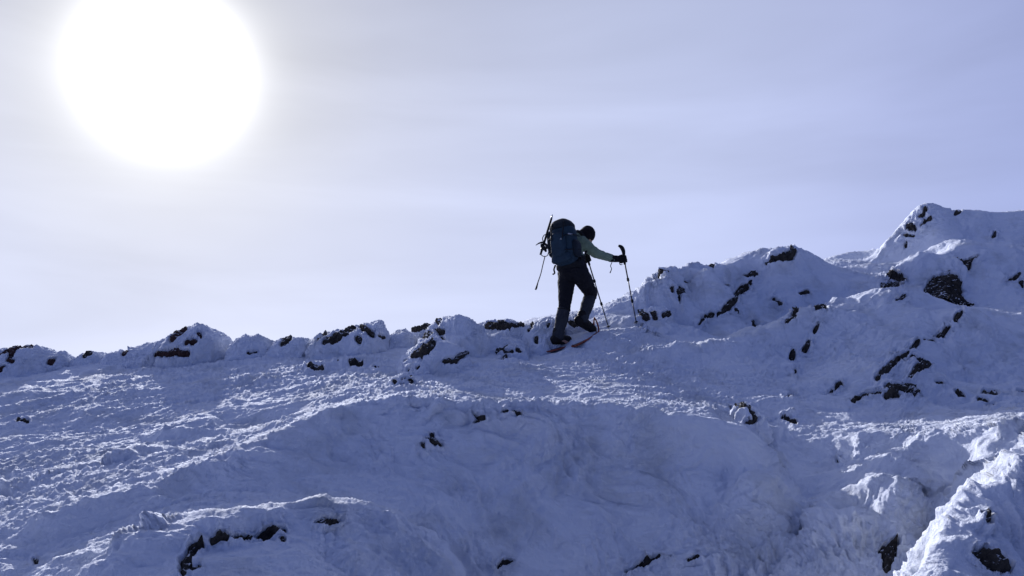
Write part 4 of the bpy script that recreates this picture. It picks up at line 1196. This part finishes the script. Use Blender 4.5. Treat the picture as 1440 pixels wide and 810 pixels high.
# ---- trekking poles
def trek(label, tip, top, ax_, gripc, curved):
    root = empty('trekking_pole', tip)
    tag(root, label, 'trekking pole', 'trekking poles of the climber')
    ln = np.linalg.norm(top - tip)
    p = lambda s_: tip + ax_ * s_
    tube('shaft', [(p(0.05), 0.0065), (p(ln * 0.36), 0.0068)], M_METAL if False else M_DARKMETAL, root)
    tube('shaft', [(p(ln * 0.34), 0.0078), (p(ln * 0.66), 0.0078)], M_DARKMETAL, root)
    tube('shaft', [(p(ln * 0.64), 0.009), (p(ln * 0.92), 0.009)], M_DARKMETAL, root)
    for s_ in (0.35, 0.65):
        tube('clamp', [(p(ln * s_ - 0.022), 0.012), (p(ln * s_ - 0.02), 0.0165), (p(ln * s_ + 0.018), 0.0165), (p(ln * s_ + 0.022), 0.011)], M_WEB, root)
    tube('spike', [(p(-0.03), 0.002), (p(0.0), 0.004), (p(0.055), 0.0065)], M_METAL, root)
    tube('snow_basket', [(p(0.045), 0.010), (p(0.050), 0.026), (p(0.056), 0.028), (p(0.066), 0.010)], M_WEB, root, 12)
    if curved:
        tube('grip', spline([(p(ln * 0.86), 0.015), (gripc, 0.017), (at(877.2, 358, 10.47), 0.020), (at(876.3, 352, 10.47), 0.026), (at(873.6, 347.4, 10.47), 0.025), (at(869.6, 345.2, 10.47), 0.013)], 5), M_WEB, root, 12)
    else:
        tube('grip', spline([(p(ln * 0.86), 0.015), (gripc, 0.016), (gripc + ax_ * 0.05, 0.017), (gripc + ax_ * 0.075, 0.021), (gripc + ax_ * 0.088, 0.012)], 4), M_WEB, root, 12)
    w0 = gripc + ax_ * 0.04
    tube('wrist_strap', spline([(w0, 0.005), (w0 - rt * 0.05 - up * 0.03, 0.006), (gripc - rt * 0.055 - up * 0.06, 0.006), (gripc - rt * 0.02 - up * 0.07, 0.005)], 5), M_WEB, root, 6)


trek('trekking pole with a curved hooked grip planted ahead in the outstretched right hand', rp_tip, rp_top, rax, rgrip, True)
trek('trekking pole in the left hand, partly hidden behind the right thigh', lp_tip, lp_top, lax, lgrip, False)


# ---- snowshoes
def snowshoe(label, tail, tip, curl, side_tilt=0.0):
    tail, tip = v3(tail), v3(tip)
    root = empty('snowshoe', (tail + tip) / 2)
    tag(root, label, 'snowshoe', 'snowshoes of the climber')
    d = tip - tail; ln = np.linalg.norm(d); d /= ln
    s_ = np.cross(d, up); s_ /= np.linalg.norm(s_); n_ = np.cross(s_, d)
    s_ = s_ * math.cos(side_tilt) + n_ * math.sin(side_tilt)
    n_ = np.cross(s_, d)
    def pt(u, v):
        b_ = max(0.0, u - 0.76)
        return tail + d * (u * ln - b_ * b_ * ln * 1.1 * curl) + n_ * (b_ * b_ * ln * 6.0 * curl) + s_ * v
    def half(u):
        return 0.088 * (math.sin(math.pi * min(1, max(0, u)) ** 0.72)) ** 0.55
    N_ = 34
    rim = [(pt(t, half(t)), 0.011) for t in np.linspace(0, 1, N_)] + [(pt(t, -half(t)), 0.011) for t in np.linspace(1, 0, N_)[1:]]
    tube('frame', rim, M_RED, root, 8)
    V = []; F = []
    us = np.linspace(0.03, 0.80, 18); vs = np.linspace(-0.93, 0.93, 7)
    for lay in (0.004, -0.004):
        for u in us:
            for v in vs: V.append(pt(u, v * half(u)) + n_ * lay)
    nu, nv = len(us), len(vs); o2 = nu * nv
    for i in range(nu - 1):
        for j in range(nv - 1):
            a_ = i * nv + j
            F.append((a_, a_ + nv, a_ + nv + 1, a_ + 1)); F.append((o2 + a_, o2 + a_ + 1, o2 + a_ + nv + 1, o2 + a_ + nv))
    edge = [i * nv for i in range(nu)] + [(nu - 1) * nv + j for j in range(1, nv)] + [i * nv + nv - 1 for i in range(nu - 2, -1, -1)] + [j for j in range(nv - 2, 0, -1)]
    for k in range(len(edge)):
        a_, b_ = edge[k], edge[(k + 1) % len(edge)]
        F.append((a_, b_, b_ + o2, a_ + o2))
    me = bpy.data.meshes.new('deck'); me.from_pydata([tuple(v) for v in V], [], F)
    link_mesh('deck', me, M_DECK, root)
    # binding plate, crampon teeth, two straps
    r = Raw()
    for v in (-0.035, 0.035):
        for u in (0.42, 0.52, 0.62, 0.70):
            c = pt(u, v); r.add([c + d * 0.02, c - d * 0.02, c + s_ * 0.006, c - n_ * 0.035], [(0, 2, 3), (2, 1, 3), (1, 0, 3), (0, 1, 2)])
    me = bpy.data.meshes.new('crampon'); me.from_pydata(np.vstack(r.V).tolist(), [], r.F)
    cr_o = link_mesh('crampon', me, M_DARKMETAL, root); cr_o['kind'] = 'stuff'
    return root


snowshoe('red framed snowshoe under the rear boot, its tail in the snow', at(769.5, 494.5, 9.78), at(808, 482.5, 10.15), 0.2)
snowshoe('red framed snowshoe under the raised front boot with its tip curled up', at(806, 487.5, 9.80), at(845, 463, 10.2), 0.85, 0.10)

# ---- the pack
PK = empty('backpack', at(793, 374, 9.95))
tag(PK, 'large navy blue climbing backpack with a black lid on the back of the climber', 'backpack')
pu = v3(at(791.5, 318, 10.02)) - v3(at(796, 370, 9.90)); pl_ = np.linalg.norm(pu); pu /= pl_
pr = rt - pu * (rt @ pu); pr /= np.linalg.norm(pr); pf = np.cross(pu, pr)
if pf @ fw < 0: pf = -pf
pb = v3(at(796, 370, 9.90))


def loft(name, rings, mat, parent, seg=28, e=2.8, wr=0.004, cap=True):
    """rings: (height, right offset, forward offset, half width, half depth)"""
    V = []; F = []
    for h, ox, oy, hw, hdp in rings:
        for t in np.linspace(0, 2 * math.pi, seg, endpoint=False):
            c, s_ = math.cos(t), math.sin(t)
            V.append(pb + pu * h + pr * (ox + hw * math.copysign(abs(c) ** (2 / e), c)) + pf * (oy + hdp * math.copysign(abs(s_) ** (2 / e), s_)))
    n = len(rings)
    for k in range(n - 1):
        for j in range(seg):
            F.append((k * seg + j, k * seg + (j + 1) % seg, (k + 1) * seg + (j + 1) % seg, (k + 1) * seg + j))
    F += [tuple(range(seg))[::-1], tuple(range((n - 1) * seg, n * seg))]
    V = np.array(V)
    c0 = V.mean(0); d = V - c0; d /= np.linalg.norm(d, axis=1, keepdims=True)
    x, y, z = V.T
    V = V + d * (wr * (perlin(x * 14, y * 14, z * 20, 3) * 1.3 + perlin(x * 30, y * 30, z * 40, 4) * 0.7))[:, None]
    me = bpy.data.meshes.new(name); me.from_pydata(V.tolist(), [], F)
    me.polygons.foreach_set('use_smooth', np.ones(len(me.polygons), bool))
    return link_mesh(name, me, mat, parent)


def rings(h0, h1, hw0, hd0, prof, ox=0, oy=0, n=14):
    out = []
    for t in np.linspace(0, 1, n):
        k = np.interp(t, [p[0] for p in prof], [p[1] for p in prof])
        out.append((h0 + (h1 - h0) * t, ox, oy, hw0 * k, hd0 * k))
    return out


ROUND = [(0, 0.45), (0.03, 0.68), (0.08, 0.84), (0.16, 0.94), (0.3, 1.0), (0.75, 1.0), (0.9, 0.96), (0.97, 0.86), (1, 0.70)]
bag = loft('main_bag', rings(-0.03, 0.46, 0.165, 0.125, ROUND, 0.0, 0, 22), M_PACK, PK)
lid = loft('lid', rings(0.43, 0.575, 0.150, 0.125, [(0, 0.98), (0.15, 1.04), (0.4, 1.0), (0.7, 0.80), (0.88, 0.55), (1, 0.22)], -0.012, 0.0, 12), M_LID, PK)
loft('front_pocket', rings(0.06, 0.36, 0.105, 0.035, ROUND, -0.01, -0.135, 12), M_PACK, PK, e=3.2, wr=0.003)
loft('lower_pocket', rings(-0.02, 0.10, 0.135, 0.04, ROUND, 0, -0.105, 10), M_PACK, PK, e=3)
loft('side_pocket', rings(0.04, 0.25, 0.035, 0.085, ROUND, 0.168, 0.0, 10), M_LID, PK)
loft('side_pocket', rings(0.10, 0.44, 0.045, 0.08, ROUND, -0.172, 0.0, 10), M_LID, PK)
loft('hip_belt', rings(-0.07, 0.03, 0.175, 0.135, [(0, 0.9), (0.3, 1.03), (0.7, 1.03), (1, 0.92)], 0.0, 0.12, 7), M_WEB, PK)
def pp(h, r_, f_): return pb + pu * h + pr * r_ + pf * f_
for s_ in (-1, 1):
    tube('compression_strap', spline([(pp(0.33, s_ * 0.168, 0.09), 0.007), (pp(0.32, s_ * 0.178, 0), 0.007), (pp(0.31, s_ * 0.16, -0.11), 0.007), (pp(0.30, s_ * 0.09, -0.165), 0.006)], 5), M_WEB, PK, 6)
    tube('compression_strap', spline([(pp(0.14, s_ * 0.168, 0.09), 0.007), (pp(0.13, s_ * 0.205, 0), 0.007), (pp(0.12, s_ * 0.16, -0.11), 0.007), (pp(0.12, s_ * 0.09, -0.165), 0.006)], 5), M_WEB, PK, 6)
    tube('lid_strap', spline([(pp(0.50, s_ * 0.085, -0.115), 0.008), (pp(0.42, s_ * 0.085, -0.145), 0.008), (pp(0.30, s_ * 0.08, -0.178), 0.008), (pp(0.27, s_ * 0.08, -0.175), 0.010)], 5), M_WEB, PK, 6)
    tube('shoulder_strap', spline([(pp(0.40, s_ * 0.07, 0.12), 0.016), (pp(0.44, s_ * 0.10, 0.22), 0.020), (pp(0.36, s_ * 0.135, 0.31), 0.020), (pp(0.22, s_ * 0.15, 0.30), 0.016), (pp(0.08, s_ * 0.165, 0.17), 0.010), (pp(0.04, s_ * 0.16, 0.10), 0.008)], 6), M_WEB, PK, 8)
tube('buckle', [(pp(0.27, 0.055, -0.178), 0.010), (pp(0.25, 0.055, -0.178), 0.012)], M_METAL, PK, 6)
tube('reflective_tab', [(at(799, 328.5, 9.78), 0.009), (at(804.5, 329.5, 9.82), 0.010)], cloth('pale_tab', (0.35, 0.37, 0.42)), PK, 6)
tube('haul_loop', spline([(pp(0.45, -0.04, 0.11), 0.007), (pp(0.50, -0.02, 0.15), 0.007), (pp(0.50, 0.02, 0.15), 0.007), (pp(0.45, 0.04, 0.11), 0.007)], 5), M_WEB, PK, 6)
tube('hanging_strap', spline([(at(766.5, 360, 9.93), 0.006), (at(763.5, 372, 9.93), 0.006), (at(760.5, 385, 9.92), 0.006), (at(756.5, 397, 9.92), 0.007), (at(754.2, 405, 9.92), 0.012), (at(752.8, 407.5, 9.92), 0.009)], 5), M_WEB, PK, 6)
tube('cord_loop', spline([(at(773, 329, 9.93), 0.006), (at(765.5, 330.5, 9.90), 0.006), (at(763, 337, 9.90), 0.006), (at(768, 345, 9.90), 0.006), (at(773, 350, 9.93), 0.006)], 6), M_WEB, PK, 6)
tube('cord_loop', spline([(at(760.5, 358, 9.90), 0.005), (at(764.5, 360.5, 9.90), 0.005), (at(769.5, 359.5, 9.90), 0.005), (at(771.5, 354, 9.92), 0.005)], 6), M_WEB, PK, 6)
tube('belt_tail', spline([(at(781, 373, 9.9), 0.012), (at(779, 379, 9.88), 0.011), (at(780, 384, 9.88), 0.010), (at(777, 386, 9.88), 0.010)], 5), M_WEB, PK, 6)
tube('belt_tail', spline([(at(822, 372, 10.0), 0.006), (at(826.5, 378, 10.0), 0.006), (at(828, 385, 10.0), 0.006), (at(827.3, 388, 10.0), 0.006)], 5), M_WEB, PK, 6)

# ice axe strapped to the left of the pack, spike up
AX = empty('ice_axe', at(765, 345, 9.9))
tag(AX, 'ice axe strapped spike up to the left side of the backpack', 'ice axe')
tube('shaft', [(at(775.6, 307, 9.90), 0.013), (at(770, 325, 9.90), 0.014), (at(764.5, 344, 9.90), 0.014)], M_WEB, AX, 8)
tube('spike', [(at(776.9, 301.5, 9.90), 0.003), (at(776.2, 304, 9.90), 0.009), (at(775.4, 307.5, 9.90), 0.013)], M_METAL, AX, 8)
tube('pick', spline([(at(766, 341, 9.90), 0.016), (at(762, 341, 9.90), 0.013), (at(757.5, 342.3, 9.90), 0.009), (at(753.4, 345, 9.90), 0.004)], 4), M_DARKMETAL, AX, 8)
tube('adze', spline([(at(765, 342, 9.90), 0.014), (at(768.5, 345, 9.90), 0.018), (at(770, 350, 9.90), 0.022)], 4), M_DARKMETAL, AX, 8)
RD = empty('folding_tool', at(760, 358, 9.9))
tag(RD, 'short black rod strapped beside the ice axe, slanting below its head', 'tool')
tube('rod', [(at(767, 335, 9.88), 0.012), (at(764, 345, 9.88), 0.015), (at(760, 358.5, 9.88), 0.013)], M_WEB, RD, 8)
tube('end_cap', [(at(762.8, 349, 9.88), 0.020), (at(762, 352, 9.88), 0.019)], M_DARKMETAL, RD, 8)
tube('bulky_head', spline([(at(761, 343, 9.88), 0.012), (at(763, 346.5, 9.88), 0.026), (at(766, 350, 9.89), 0.022), (at(768, 354, 9.9), 0.012)], 4), M_WEB, RD, 8)
